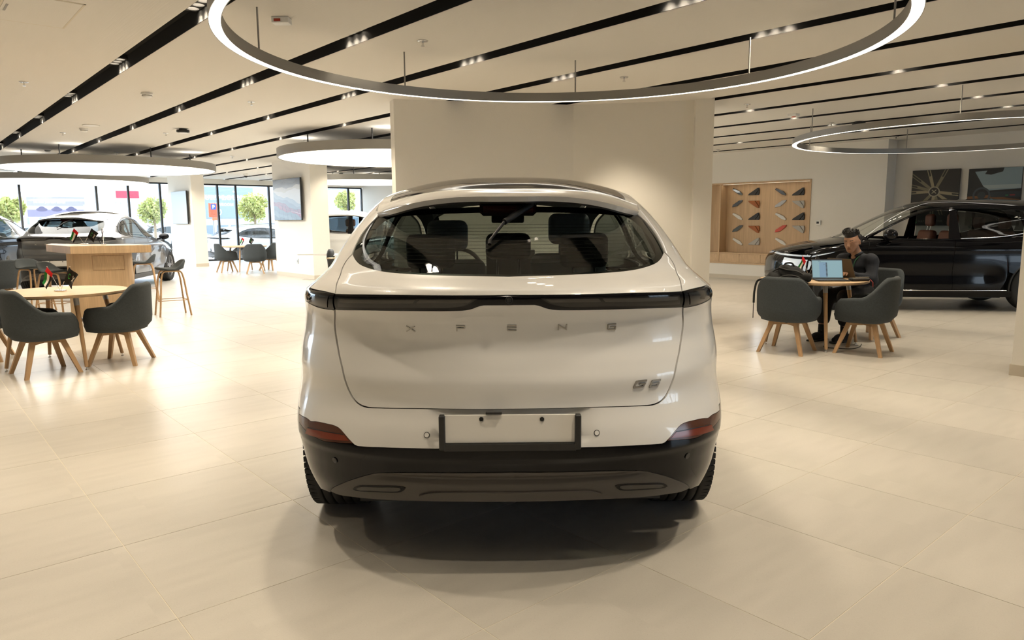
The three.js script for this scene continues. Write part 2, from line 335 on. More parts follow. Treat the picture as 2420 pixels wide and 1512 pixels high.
// ---------------------------------------------------------------- curved panels cut from a surface
// outline of a panel: [a, b] points, smooth between the points marked as corners ([a, b, 1])
function outline(pts, step) {
  const n = pts.length, first = pts.findIndex(p => p[2]);
  const P = first > 0 ? [...pts.slice(first), ...pts.slice(0, first)] : pts, runs = [];
  if (first < 0) runs.push([...P, P[0]]);
  else { let run = [P[0]]; for (let i = 1; i <= n; i++) { const p = P[i % n]; run.push(p); if (p[2]) { runs.push(run); run = [p]; } } }
  const out = [];
  for (const r of runs) {
    const closed = first < 0;
    const c = new THREE.CatmullRomCurve3(r.slice(0, closed ? -1 : undefined).map(p => new THREE.Vector3(p[0], p[1], 0)), closed, 'centripetal');
    if (r.length === 2 && !closed) { const L = Math.hypot(r[1][0] - r[0][0], r[1][1] - r[0][1]), k = Math.max(1, Math.ceil(L / step)); for (let i = 0; i < k; i++) out.push([lerp(r[0][0], r[1][0], i / k), lerp(r[0][1], r[1][1], i / k)]); continue; }
    const k = Math.max(2, Math.ceil(c.getLength() / step)), s = c.getSpacedPoints(k);
    for (let i = 0; i < k; i++) out.push([s[i].x, s[i].y]);
  }
  return out;
}
const mirrored = half => [...half, ...half.slice().reverse().filter(p => Math.abs(p[0]) > 1e-4).map(p => [-p[0], p[1], p[2]])];
function inside(poly, a, b) { let r = false; for (let i = 0, j = poly.length - 1; i < poly.length; j = i++) if ((poly[i][1] > b) !== (poly[j][1] > b) && a < (poly[j][0] - poly[i][0]) * (b - poly[i][1]) / (poly[j][1] - poly[i][1]) + poly[i][0]) r = !r; return r; }
function clipTo(poly, axis, v, keepAbove) {
  const out = [], ok = p => keepAbove ? p[axis] >= v - 1e-9 : p[axis] <= v + 1e-9;
  for (let i = 0; i < poly.length; i++) {
    const p = poly[i], q = poly[(i + 1) % poly.length], a = ok(p), b = ok(q);
    if (a) out.push(p);
    if (a !== b) { const t = (v - p[axis]) / (q[axis] - p[axis]), m = [lerp(p[0], q[0], t), lerp(p[1], q[1], t)]; m[axis] = v; out.push(m); }
  }
  return out;
}
function gridTris(poly, A, B) {
  const nA = A.length - 1, nB = B.length - 1, mark = new Uint8Array(nA * nB), tris = [];
  const at = (L, v) => { let lo = 0, hi = L.length - 2; while (lo < hi) { const m = (lo + hi + 1) >> 1; if (L[m] <= v) lo = m; else hi = m - 1; } return lo; };
  for (let i = 0; i < poly.length; i++) {
    const p = poly[i], q = poly[(i + 1) % poly.length];
    for (let x = at(A, Math.min(p[0], q[0]) - 1e-7); x <= at(A, Math.max(p[0], q[0]) + 1e-7); x++) for (let y = at(B, Math.min(p[1], q[1]) - 1e-7); y <= at(B, Math.max(p[1], q[1]) + 1e-7); y++) mark[x * nB + y] = 1;
  }
  for (let x = 0; x < nA; x++) {
    let strip = null;
    for (let y = 0; y < nB; y++) {
      const a0 = A[x], a1 = A[x + 1], b0 = B[y], b1 = B[y + 1];
      if (mark[x * nB + y]) {
        strip ??= clipTo(clipTo(poly, 0, a0, true), 0, a1, false);
        let c = clipTo(clipTo(strip, 1, b0, true), 1, b1, false);
        c = c.filter((p, i) => { const q = c[(i + 1) % c.length]; return Math.abs(p[0] - q[0]) + Math.abs(p[1] - q[1]) > 1e-7; });
        if (c.length < 3) continue;
        for (const t of THREE.ShapeUtils.triangulateShape(c.map(p => new THREE.Vector2(p[0], p[1])), [])) {
          const [i, j, k] = t.map(i => c[i]); const ar = (j[0] - i[0]) * (k[1] - i[1]) - (k[0] - i[0]) * (j[1] - i[1]);
          if (Math.abs(ar) > 1e-10) tris.push(ar > 0 ? [i, j, k] : [i, k, j]);
        }
      } else if (inside(poly, (a0 + a1) / 2, (b0 + b1) / 2)) tris.push([[a0, b0], [a1, b0], [a1, b1]], [[a0, b0], [a1, b1], [a0, b1]]);
    }
  }
  return tris;
}
const steps = (a, b, n) => Array.from({ length: n + 1 }, (_, i) => lerp(a, b, i / n));
// A panel on the surface map(a, b) -> Vector3. out: +1 or -1 says which way da x db points out. off: how far it stands out. thick: depth of the turned-in edge
function panel(map, poly, A, B, { out = 1, off = 0, thick = 0.012, shift = null } = {}) {
  const e = 2e-4;
  const frame = (a, b) => { const p = map(a, b), da = map(a + e, b).sub(map(a - e, b)), db = map(a, b + e).sub(map(a, b - e)), n = da.cross(db).normalize().multiplyScalar(out); return [p.addScaledVector(n, off + (shift ? shift(a, b) : 0)), n]; };
  const tris = gridTris(poly, A, B), cache = new Map(), pos = [], nor = [], uv = [], idx = [];
  const vert = p => { const k = Math.round(p[0] * 1e6) + '_' + Math.round(p[1] * 1e6); let i = cache.get(k); if (i === undefined) { const [q, n] = frame(p[0], p[1]); i = pos.length / 3; pos.push(q.x, q.y, q.z); nor.push(n.x, n.y, n.z); uv.push(p[0], p[1]); cache.set(k, i); } return i; };
  for (const t of tris) { const [i, j, k] = t.map(vert); if (out > 0) idx.push(i, j, k); else idx.push(i, k, j); }
  if (shift) { // normals of a surface with relief of its own
    const g0 = new THREE.BufferGeometry(); g0.setAttribute('position', new THREE.Float32BufferAttribute(pos, 3)); g0.setIndex(idx); g0.computeVertexNormals();
    const a = g0.attributes.normal.array; for (let i = 0; i < nor.length; i++) nor[i] = a[i];
  }
  if (thick) {
    const c = [0, 0]; let area = 0; for (let i = 0; i < poly.length; i++) { const p = poly[i], q = poly[(i + 1) % poly.length]; area += p[0] * q[1] - q[0] * p[1]; }
    const ring = area > 0 ? poly : poly.slice().reverse();
    for (let i = 0; i < ring.length; i++) {
      const f = [frame(...ring[i]), frame(...ring[(i + 1) % ring.length])], base = pos.length / 3;
      const t = f[1][0].clone().sub(f[0][0]), m = t.clone().cross(f[0][1]).normalize().multiplyScalar(out > 0 ? 1 : -1);
      for (const [q, n] of f) { const w = q.clone().addScaledVector(n, -thick); pos.push(q.x, q.y, q.z, w.x, w.y, w.z); nor.push(m.x, m.y, m.z, m.x, m.y, m.z); uv.push(0, 0, 0, 0); }
      if (out > 0) idx.push(base, base + 1, base + 2, base + 2, base + 1, base + 3); else idx.push(base, base + 2, base + 1, base + 2, base + 3, base + 1);
    }
  }
  const g = new THREE.BufferGeometry();
  g.setAttribute('position', new THREE.Float32BufferAttribute(pos, 3)); g.setAttribute('normal', new THREE.Float32BufferAttribute(nor, 3)); g.setAttribute('uv', new THREE.Float32BufferAttribute(uv, 2)); g.setIndex(idx);
  return g;
}
// ---------------------------------------------------------------- the surfaces of a car: x to its right, y up, d forward from its tail (local z = -d)
const TH0 = -(PI / 2 - YAW);
function carSurfaces(c) {
  const N = typeof c.nr === 'function' ? c.nr : () => c.nr;
  const Wy = curve(c.width), D0 = curve(c.tail), D1 = curve(c.nose), Tt = curve(c.top), yE = curve(c.edge), Lr = typeof c.Lr === 'function' ? c.Lr : () => c.Lr, Lf = c.Lf, nf = c.nf;
  const bulge = (s, L, n) => L * (1 - Math.pow(Math.max(0, 1 - Math.pow(Math.min(1, Math.abs(s)), n)), 1 / n));
  const close = (t, n) => { t = clamp(t, 0, 1); return Math.pow(1 - Math.pow(1 - t, n), 1 / n); };
  const rearD = (s, y) => D0(y) + bulge(s, Lr(y), N(y)), frontD = (s, y) => D1(y) - bulge(s, Lf, nf);
  const rear = (s, y) => new THREE.Vector3(s * Wy(y), y, -rearD(s, y));
  const front = (s, y) => new THREE.Vector3(s * Wy(y), y, -frontD(s, y));
  const halfW = (d, y) => Wy(y) * close((d - D0(y)) / Lr(y), N(y)) * close((D1(y) - d) / Lf, nf) + (c.relief ? c.relief(d, y) : 0);
  const side = sgn => (d, y) => new THREE.Vector3(sgn * halfW(d, y), y, -d);
  const top = (s, d) => { const e = yE(d), x = c.edgeX ? c.edgeX(d, halfW(d, e)) : halfW(d, e); return new THREE.Vector3(s * x, e + (Tt(d) - e) * (1 - Math.pow(Math.abs(s), c.crown ? c.crown(d) : 2.3)), -d); };
  return { Wy, D0, D1, Tt, yE, rearD, frontD, rear, front, halfW, side, top };
}
function paintOf(c, rough = 0.28, metal = 0, coat = 1) { return phys(c, rough, { metalness: metal, clearcoat: coat, clearcoatRoughness: 0.03 }); }
const CM = {
  glassRear: phys([0.36, 0.40, 0.37], 0.01, { transmission: 1, thickness: 0, ior: 1.36 }),
  glassSide: phys([0.22, 0.25, 0.25], 0.01, { transmission: 1, thickness: 0, ior: 1.5 }),
  glassFront: phys([0.80, 0.85, 0.83], 0.01, { transmission: 1, thickness: 0, ior: 1.5 }),
  dark: std([0.05, 0.05, 0.05], 0.9), lining: std([0.10, 0.10, 0.095], 0.9), ceramic: std([0.012, 0.012, 0.012], 0.4),
  rubber: std([0.014, 0.014, 0.014], 0.75),
  trim: std([0.016, 0.016, 0.016], 0.35),
  lens: std([0.012, 0.0115, 0.011], 0.05),
  lensLight: std([0.050, 0.046, 0.041], 0.25),
  redDeep: phys([0.05, 0.006, 0.006], 0.1, { clearcoat: 1 }),
  redLens: std([0.17, 0.035, 0.018], 0.15),
  amberLens: std([0.085, 0.034, 0.02], 0.15),
  diffuser: std([0.055, 0.048, 0.042], 0.4),
  seat: std([0.62, 0.64, 0.65], 0.6), seatDark: std([0.07, 0.07, 0.065], 0.6), seatTan: std([0.13, 0.04, 0.016], 0.6),
  rim: std([0.35, 0.35, 0.36], 0.3, 0.9), badge: std([0.36, 0.35, 0.33], 0.28, 1),
  headlight: phys([0.55, 0.6, 0.62], 0.1, { clearcoat: 1, metalness: 0.6 }),
};
function wheelParts(r, w, grooved) {
  const o = w / 2, tp = [[r * 0.68, -o * 0.86], [r * 0.74, -o * 0.98], [r * 0.86, -o], [r * 0.955, -o * 0.93], [r * 0.985, -o * 0.82]];
  const gr = [-0.5, -0.17, 0.17, 0.5];
  let x = -o * 0.82; for (const q of gr) { tp.push([r * 0.999, q * o - 0.006], [r * 0.972, q * o - 0.004], [r * 0.972, q * o + 0.004], [r * 0.999, q * o + 0.006]); }
  tp.push([r * 0.985, o * 0.82], [r * 0.955, o * 0.93], [r * 0.86, o], [r * 0.74, o * 0.98], [r * 0.68, o * 0.86]);
  const tyre = [lathe(tp, 72).rotateZ(-PI / 2)];
  if (grooved) for (let k = 0; k < 72; k++) for (const s of [-1, 1]) { // shoulder blocks
    tyre.push(box(o * 0.34, 0.012, TAU * r / 72 * 0.72, s * o * 0.80, r * 0.975, 0).rotateX(k / 72 * TAU));
  }
  const rim = [lathe([[r * 0.70, o * 0.86], [r * 0.66, o * 0.80], [r * 0.62, o * 0.1], [r * 0.62, -o * 0.8]], 48).rotateZ(-PI / 2), cyl(r * 0.17, r * 0.15, 0.03, 0, 0, 0, 24).rotateZ(-PI / 2).translate(o * 0.62, 0, 0)];
  const spokes = [];
  for (let k = 0; k < 5; k++) for (const q of [-0.16, 0.16]) {
    spokes.push(bar([0, r * 0.10, 0], [0, r * 0.67, 0], 0.03, 0.04, 0.025, 0.03).translate(o * 0.62, 0, 0).applyMatrix4(new THREE.Matrix4().makeRotationX(k / 5 * TAU + q)));
  }
  const hub = [cyl(r * 0.6, r * 0.6, 0.02, 0, 0, 0, 40).rotateZ(-PI / 2).translate(o * 0.1, 0, 0)];
  return { tyre, rim: [...rim, ...spokes], hub };
}
function addWheel(car, x, r, d, w, grooved) {
  const p = wheelParts(r, w, grooved), sgn = Math.sign(x), g = new THREE.Group(); g.name = 'wheel'; g.position.set(x - sgn * w / 2, r, -d); if (sgn < 0) g.rotation.y = PI; car.add(g);
  part('tyre', p.tyre, CM.rubber, g); part('rim', p.rim, CM.rim, g); part('brake_disc', p.hub, std([0.12, 0.12, 0.12], 0.4, 0.8), g);
}
function seatParts(car, x, y, d, w, mat, hr = true) { // front seat seen from behind
  const g = new THREE.Group(); g.name = 'front_seat'; g.position.set(x, y, -d); car.add(g);
  part('backrest', rbox(w, 0.62, 0.14, 0.06, 0, 0.36, 0).rotateX(0.2), mat, g);
  part('cushion', rbox(w, 0.14, 0.5, 0.06, 0, 0, -0.25), mat, g);
  if (hr) { part('headrest', rbox(0.27, 0.20, 0.10, 0.05, 0, 0.82, 0.16), mat, g); part('headrest_post', [rod([-0.06, 0.64, 0.13], [-0.06, 0.76, 0.155], 0.007), rod([0.06, 0.64, 0.13], [0.06, 0.76, 0.155], 0.007)], M.chrome, g); }
}
// ---------------------------------------------------------------- the coupe SUV
const CAR_AT = W(-0.01, 2.60), CAR_TURN = TH0 + 0.006;
const w1 = () => G6.halfW(1.02, G6.yE(1.02));
const G6 = carSurfaces({
  width: [[0.2, 0.90], [0.3, 0.93], [0.45, 0.955], [0.65, 0.978], [0.85, 0.982], [1.0, 0.965], [1.08, 0.955], [1.12, 0.94], [1.155, 0.90], [1.20, 0.862], [1.27, 0.828], [1.32, 0.806], [1.40, 0.772], [1.48, 0.728], [1.55, 0.685], [1.62, 0.61]],
  tail: [[0.2, 0.13], [0.30, 0.075], [0.36, 0.05], [0.44, 0.034], [0.505, 0.014], [0.528, 0.001], [0.56, 0.0], [0.62, 0.006], [0.70, 0.03], [0.74, 0.036], [0.80, 0.030], [0.87, 0.055], [0.95, 0.085], [1.03, 0.075], [1.10, 0.030], [1.135, 0.018], [1.155, 0.03], [1.175, 0.075], [1.20, 0.155], [1.25, 0.255], [1.30, 0.352], [1.40, 0.545], [1.48, 0.70], [1.55, 0.93], [1.62, 1.45]],
  nose: [[0.2, 4.55], [0.35, 4.68], [0.5, 4.74], [0.65, 4.74], [0.75, 4.66], [0.85, 4.45], [0.95, 4.10], [1.0, 3.85], [1.05, 3.62], [1.2, 3.38], [1.3, 3.21], [1.4, 3.04], [1.5, 2.85], [1.56, 2.68], [1.62, 2.4]],
  top: [[0.5, 1.516], [0.62, 1.529], [0.85, 1.562], [1.2, 1.617], [1.6, 1.662], [2.1, 1.678], [2.45, 1.66], [2.7, 1.595], [3.0, 1.44], [3.55, 1.075], [3.66, 1.03], [4.0, 0.975], [4.35, 0.895], [4.6, 0.80], [4.7, 0.74]],
  edge: [[0.5, 1.43], [0.7, 1.443], [0.85, 1.46], [1.1, 1.51], [1.5, 1.568], [2.1, 1.58], [2.5, 1.52], [2.75, 1.43], [3.5, 1.035], [3.66, 1.00], [4.0, 0.945], [4.35, 0.86], [4.6, 0.74], [4.7, 0.66]],
  Lr: y => lerp(0.76, 0.9, smooth(0.5, 0.8, y)), nr: y => 2.4 + 0.25 * smooth(0.7, 0.45, y) + 0.8 * smooth(1.13, 1.36, y), Lf: 1.1, nf: 2.5, crown: d => lerp(3.2, 2.8, smooth(0.8, 1.3, d)), edgeX: (d, w) => d > 1.02 ? w : lerp(0.572, w1(), (d - 0.5) / 0.52),
  relief: (d, y) => 0.012 * Math.exp(-(((y - 0.93) / 0.05) ** 2)) * smooth(1.0, 1.6, d) * smooth(4.3, 3.8, d) - 0.02 * Math.exp(-(((y - 0.62) / 0.14) ** 2)) * smooth(1.35, 1.7, d) * smooth(3.4, 3.05, d),
});
function buildCoupe(paint) {
  const car = new THREE.Group(), S = G6;
  // a photo pixel on the tail, as (share of the half width, height)
  const inv = new THREE.Matrix4().makeRotationY(CAR_TURN).setPosition(CAR_AT.x, 0, CAR_AT.z).invert();
  const o = new THREE.Vector3(0, EYE, 0).applyMatrix4(inv);
  const q = (px, py, c) => {
    const r = ray(px, py).transformDirection(inv), at = d => { const t = (-d - o.z) / r.z; return [o.x + r.x * t, o.y + r.y * t]; };
    const gap = d => { const [x, y] = at(d), w = x / S.Wy(y); return Math.abs(w) > 0.985 ? -1 : d - S.rearD(w, y); };
    let d = 0, best = -9, bd = 0, hit = false;
    for (; d < 1.3; d += 0.004) { const g = gap(d); if (g >= 0) { hit = true; break; } if (g > best) { best = g; bd = d; } }
    if (hit) { let a = d - 0.004, b = d; for (let i = 0; i < 24; i++) { const m = (a + b) / 2; if (gap(m) < 0) a = m; else b = m; } bd = b; }
    const [x, y] = at(bd);
    return [x / S.Wy(y), y, c];
  };
  const mid = (py, c) => [0, q(1207, py)[1], c];
  const sGrid = (() => { const a = []; for (let k = -34; k <= 34; k++) a.push(Math.sin(k / 34 * PI / 2) * 0.999); return a; })();
  const yGrid = (a, b, h = 0.02) => steps(a, b, Math.max(2, Math.round((b - a) / h)));
  const rearPanel = (poly, o = {}) => { const p = outline(poly, 0.015); let b0 = 9, b1 = 0; for (const v of p) { b0 = Math.min(b0, v[1]); b1 = Math.max(b1, v[1]); } return panel(S.rear, p, sGrid, yGrid(b0 - 0.001, b1 + 0.001, o.h ?? 0.02), o); };
  const flip = poly => poly.map(p => [-p[0], p[1], p[2]]);
  const EDGE = 0.93;
  // --- traced lines, left half, then mirrored
  const shut = [q(792.7, 735), q(793, 770), q(797, 800), q(803, 835), q(811, 870), q(820, 905), q(828, 925), q(838, 942), q(850, 953.5), q(868, 960.5)];
  const barLow = [q(793, 732.5), q(860, 733.5), q(960, 735), q(1060, 735.4), q(1098, 734), q(1117, 730), q(1131, 724.5), q(1143, 722, 1)];
  const lower = [mid(721.5, 1), ...barLow.slice().reverse().map((p, i) => p), ...shut.slice(1), q(900, 962.8), q(1000, 964.5), mid(965.5, 1)];
  lower[lower.length - 13 > 0 ? 8 : 8][2] = 1;
  const sh = 0.0035; // half the width of a shut line
  const nudge = (poly, ds) => poly.map(p => [p[0] + ds, p[1], p[2]]);
  part('tailgate', [
    rearPanel(mirrored(lower), { thick: 0.03 }),
    rearPanel(mirrored([mid(653.8, 1), q(1167, 653.2), q(1046, 651), q(959, 647), q(907, 642), q(872, 634), q(850, 624.5), q(839, 613), q(833.5, 602, 1), q(824, 610.6), q(811, 632), q(800, 662), q(795.5, 680), q(793.5, 694, 1), q(900, 695.8), mid(696.5, 1)]), { thick: 0.03 }),
  ], paint, car);
  // light bar
  part('light_bar', rearPanel(mirrored([mid(697.3, 1), q(900, 696.4), q(793.5, 694.8, 1), q(793, 731.7, 1), ...barLow.slice(1), mid(721, 1)]), { off: -0.001, thick: 0.03 }), M.blackGloss, car);
  const lensPoly = [q(799, 703, 1), q(960, 705), q(1130, 705.5, 1), q(1110, 717), q(1092, 723), q(1060, 727), q(960, 727), q(799, 724.5, 1)];
  const glowPoly = [q(803, 706, 1), q(970, 708), q(983, 708, 1), q(976, 716, 1), q(803, 714.5, 1)], glowPoly2 = [q(992, 708.2, 1), q(1117, 708.4, 1), q(1106, 715.5, 1), q(984, 716, 1)];
  for (const f of [p => p, flip]) {
    part('lamp_lens', rearPanel(f(lensPoly), { off: 0.0015, thick: 0.004, h: 0.008 }), CM.lens, car);
    for (const g of [glowPoly, glowPoly2]) part('light_guide', rearPanel(f(g), { off: 0.0022, thick: 0.004, h: 0.006 }), CM.lensLight, car);
  }
  const lampY = [q(740, 692.5)[1], q(740, 731.5)[1]];
  const yt = q(791, 694)[1] , yb = q(790, 732)[1];
  const lampOut = [[q(790.7, 694)[0], yt, 1], [-0.80, yt + 0.002], [-EDGE, yt - 0.004, 1], [-0.955, (yt + yb) / 2 - 0.01], [-EDGE, yb + 0.012, 1], [-0.80, yb + 0.001], [q(790.3, 732)[0], yb, 1]];
  for (const f of [p => p, flip]) {
    part('corner_lamp', rearPanel(f(lampOut), { off: 0.001, thick: 0.02 }), M.blackGloss, car);
    const m = (yt + yb) / 2;
    part('lamp_lens', rearPanel(f([[lampOut[0][0] - 0.02, yt - 0.010, 1], [-0.90, yt - 0.012, 1], [-0.90, yb + 0.012, 1], [lampOut[0][0] - 0.02, yb + 0.008, 1]]), { off: 0.0035, thick: 0.005, h: 0.01 }), CM.lens, car);
  }
  { const c = q(1207, 709), g = []; const p = S.rear(0, c[1]); part('rear_camera', [cyl(0.009, 0.009, 0.008, 0, 0, 0, 24).rotateX(PI / 2).translate(0, p.y, p.z + 0.002), new THREE.TorusGeometry(0.012, 0.002, 8, 28).translate(0, p.y, p.z + 0.003)], M.blackPlastic, car); }
  // quarter panels above the lamp: from the glass to the flank
  const glassSide = [q(833, 599.5), q(835.6, 588.5), q(842.6, 573), q(854.7, 552), q(870, 533), q(889.4, 514), q(906, 501.7)];
  const gTop = glassSide[6];
  const upperQ = [q(791.2, 693.4, 1), q(793.2, 680), q(797.6, 662), q(808.5, 632), q(821.5, 610.6), q(831, 600.6, 1), ...glassSide.slice(1, 6), [...gTop.slice(0, 2), 1], [-EDGE, gTop[1] + 0.012, 1], [-EDGE, 1.35], [-EDGE, 1.25], [-EDGE, yt + 0.0025, 1], [-0.82, yt + 0.0045]];
  for (const f of [p => p, flip]) { part('rear_quarter', rearPanel(f(upperQ), { thick: 0.01 }), paint, car); part('inner_lining', rearPanel(f(upperQ), { off: -0.011, thick: 0 }), CM.lining, car); }
  // white part of the bumper, round the lower edge of the tailgate
  const refl = [q(834, 1047), q(828, 1041.5), q(814, 1025), q(802.6, 1012.5), q(791, 1006), q(772.6, 1001.5), q(749, 996.5), q(732, 995)];
  const yR = refl[7][1], yS = q(760, 1030)[1];
  const bump = [mid(967.3, 1), q(1000, 966.3), q(900, 964.8), q(865.5, 963.2), q(846.8, 956.2), q(834, 944), q(824.2, 926), q(816, 905.4), q(807, 870), q(799, 835), q(793, 800), q(789.2, 770), q(789, 733.6, 1), [-0.82, yb - 0.003], [-EDGE, yb + 0.0085, 1], [-EDGE, 0.9], [-EDGE, yR - 0.002, 1], [-0.86, yR + 0.006], ...refl.slice().reverse().map(p => [p[0], p[1] + 0.0015]), q(841, 1052.7), q(849, 1054), q(911, 1057), q(1043, 1059.8), mid(1060.5, 1)];
  const recess = (s, y) => { // hollow for the number plate
    const x = s * S.Wy(y); return -0.022 * smooth(0.30, 0.25, Math.abs(x)) * smooth(0.575, 0.60, y);
  };
  part('rear_bumper', rearPanel(mirrored(bump), { thick: 0.02, shift: recess, h: 0.012 }), paint, car);
  // corner reflectors
  for (const f of [p => p, flip]) {
    const R = [...refl, [-0.86, yR + 0.004], [-EDGE, yR - 0.004, 1], [-EDGE, yS + 0.005, 1], q(761, 1040), q(796, 1045)]; R[0] = [...R[0].slice(0, 2), 1];
    part('reflector', rearPanel(f(R), { off: 0.0005, thick: 0.02 }), CM.amberLens, car);
    const low = [q(824, 1041), q(818, 1034), q(812, 1027.5, 1), q(760, 1018.5), q(728, 1011, 1), q(722, 1024, 1), q(760, 1035), q(796, 1040)]; low[0] = [...low[0].slice(0, 2), 1];
    part('reflector_band', rearPanel(f(low), { off: 0.002, thick: 0.004 }), CM.redLens, car);
    part('reflector_rim', rearPanel(f([q(812, 1027, 1), q(760, 1017.8), q(728, 1010.4, 1), q(728, 1009.2, 1), q(760, 1016.4), q(811, 1025.5, 1)]), { off: 0.003, thick: 0.004, h: 0.005 }), CM.trim, car);
  }
  // black lower bumper
  const difTop = [q(782, 1158.5), q(786, 1152), q(800, 1145), q(830, 1133), q(865, 1122.5), q(888, 1118), q(911, 1116.5), q(981, 1115.5)];
  const yBlk = [q(745, 1105)[1], q(745, 1140)[1]];
  const black = [mid(1062, 1), q(1043, 1061.4), q(911, 1058.6), q(849, 1055.6), q(839, 1053.8), q(833, 1048.8), q(796, 1046.2), q(761, 1041), [-EDGE, yS + 0.003, 1], [-EDGE, 0.40], [-EDGE, 0.315, 1], q(752, 1149), q(766, 1157), q(780, 1163, 1), ...difTop, mid(1114.5, 1)];
  const ridge = (s, y) => 0.006 * (1 - smooth(0.0, 0.02, Math.abs(y - 0.545)));
  part('lower_bumper', rearPanel(mirrored(black), { thick: 0.02, h: 0.012 }), M.blackGloss, car);
  // diffuser
  const dif = [mid(1115.5, 1), q(981, 1116.5), q(911, 1117.5), q(888, 1119), q(865, 1123.5), q(830, 1134), q(800, 1146), q(787, 1153), q(783, 1159, 1), q(800, 1166.5), q(830, 1171.5), q(865, 1175.5), q(934, 1180), q(1004, 1182), mid(1183, 1)];
  part('diffuser', rearPanel(mirrored(dif), { off: 0.004, thick: 0.05, h: 0.008, shift: (s, y) => -0.012 * Math.exp(-(((y - 0.435) / 0.012) ** 2)) * smooth(0.62, 0.5, Math.abs(s)) }), CM.diffuser, car);
  part('diffuser_lip', rearPanel(mirrored([mid(1161.5, 1), q(1100, 1161), q(1030, 1161), q(1012, 1162.5), q(992, 1168, 1), q(1010, 1176.5), q(1060, 1179), mid(1180, 1)]), { off: 0.013, thick: 0.012, h: 0.008 }), CM.diffuser, car);
  const fog = [q(835.5, 1153.5), q(843, 1147.5), q(857, 1145.5), q(900, 1146), q(946, 1147), q(960, 1150), q(950, 1160), q(934, 1162), q(890, 1160.5), q(851, 1158.5), q(839, 1156.5)];
  const fogIn = [q(844, 1152.5), q(850, 1149.5), q(900, 1149.5), q(946, 1150.5), q(951, 1152.5), q(943, 1158), q(930, 1158.8), q(880, 1157), q(850, 1155.5)];
  for (const f of [p => p, flip]) { part('fog_lamp', rearPanel(f(fog), { off: 0.006, thick: 0.01, h: 0.006 }), M.blackGloss, car); part('fog_lens', rearPanel(f(fogIn), { off: 0.0075, thick: 0.004, h: 0.006 }), CM.lensLight, car); }
  // glass, its black border, the stop lamp and wiper
  const glass = [[0, 1.487, 1], [-0.45, 1.478], [gTop[0] - 0.004, gTop[1] + 0.004, 1], ...glassSide.slice(0, 6).reverse(), q(837, 611), q(850, 623.7), q(872, 633.3), q(907, 641.3), q(959, 646.4), q(1046, 650.4), q(1167, 652.8), mid(653.2, 1)];
  part('rear_window', rearPanel(mirrored(glass), { off: -0.004, thick: 0 }), CM.glassRear, car);
  { // border as a band: outer outline down the middle seam, back along the inner one
    const L = glass, half = [L[0], ...L.slice(1, -1), L[L.length - 1], mid(646, 1), q(1167, 645.5), q(1046, 644), q(959, 640), q(907, 634), q(875, 626), q(857, 614), q(852, 600), q(857, 580), q(869, 560), q(886, 540), q(906, 522), q(928, 511, 1), q(1000, 505), q(1098, 501), mid(499, 1)];
    for (const f of [p => p, flip]) part('window_border', rearPanel(f(half), { off: -0.0055, thick: 0 }), CM.ceramic, car).userData.label = 'black printed border of the rear window';
  }
  const lampP = S.top(0, 0.66);
  part('stop_lamp', rearPanel(mirrored([[0, 1.478, 1], [-0.16, 1.476], [-0.175, 1.47, 1], [-0.15, 1.455, 1], [0, 1.456, 1]]), { off: 0.03, thick: 0.05 }), CM.redDeep, car);
  { const P = (px, py, off) => { const [s, y] = q(px, py), p = S.rear(s, y); return p.add(new THREE.Vector3(0, off * 0.85, off * 0.5)); };
    const w = new THREE.Group(); w.name = 'rear_wiper'; car.add(w);
    const a = P(1256, 496, 0.03), b = P(1192, 541, 0.035), c = P(1158, 577, 0.02);
    part('wiper_arm', [rod(a, b, 0.016, 0.013, 10), rod(b, c, 0.007, 0.006, 8)], M.blackPlastic, w); part('wiper_tip', [rod(c, P(1157, 583, 0.012), 0.009, 0.008, 8)], M.blackPlastic, w); }
  // roof, spoiler
  const dGrid = (a, b, h = 0.04) => steps(a, b, Math.max(3, Math.round((b - a) / h)));
  const topPanel = (poly, o = {}) => { const p = outline(poly, 0.03); let b0 = 9, b1 = 0; for (const v of p) { b0 = Math.min(b0, v[1]); b1 = Math.max(b1, v[1]); } return panel(S.top, p, steps(-1.0001, 1.0001, 28), dGrid(b0 - 1e-3, b1 + 1e-3), { out: 1, ...o }); };
  part('spoiler', [topPanel(mirrored([[0, 0.535, 1], [-0.15, 0.537], [-0.22, 0.552], [-0.32, 0.562], [-0.6, 0.575], [-0.85, 0.62], [-0.999, 0.80, 1], [-0.999, 1.0, 1], [-0.6, 0.93], [0, 0.90, 1]]), { thick: 0.022 })], paint, car);
  part('spoiler_underside', topPanel(mirrored([[0, 0.541, 1], [-0.15, 0.543], [-0.22, 0.558], [-0.32, 0.568], [-0.6, 0.582], [-0.85, 0.627], [-0.985, 0.80, 1], [-0.9, 1.0, 1], [0, 0.95, 1]]), { off: -0.02, thick: 0.01 }), M.blackPlastic, car);
  part('roof_glass', topPanel(mirrored([[0, 0.907, 1], [-0.6, 0.937], [-0.9, 0.985, 1], [-0.9, 1.5], [-0.9, 2.0], [-0.9, 2.5, 1], [-0.5, 2.6], [0, 2.63, 1]]), { thick: 0.004 }), M.blackGloss, car);
  for (const s of [-1, 1]) part('roof_rail', topPanel([[s * 0.906, 0.985, 1], [s * 0.999, 1.003, 1], [s * 0.999, 1.5], [s * 0.999, 2.1], [s * 0.999, 2.75, 1], [s * 0.93, 2.72, 1], [s * 0.906, 2.5, 1], [s * 0.906, 2.0], [s * 0.906, 1.5]], { thick: 0.01 }), paint, car);
  part('roof_header', topPanel(mirrored([[0, 2.637, 1], [-0.5, 2.607], [-0.9, 2.51, 1], [-0.925, 2.72, 1], [-0.5, 2.80], [0, 2.83, 1]]), { thick: 0.01 }), M.blackGloss, car);
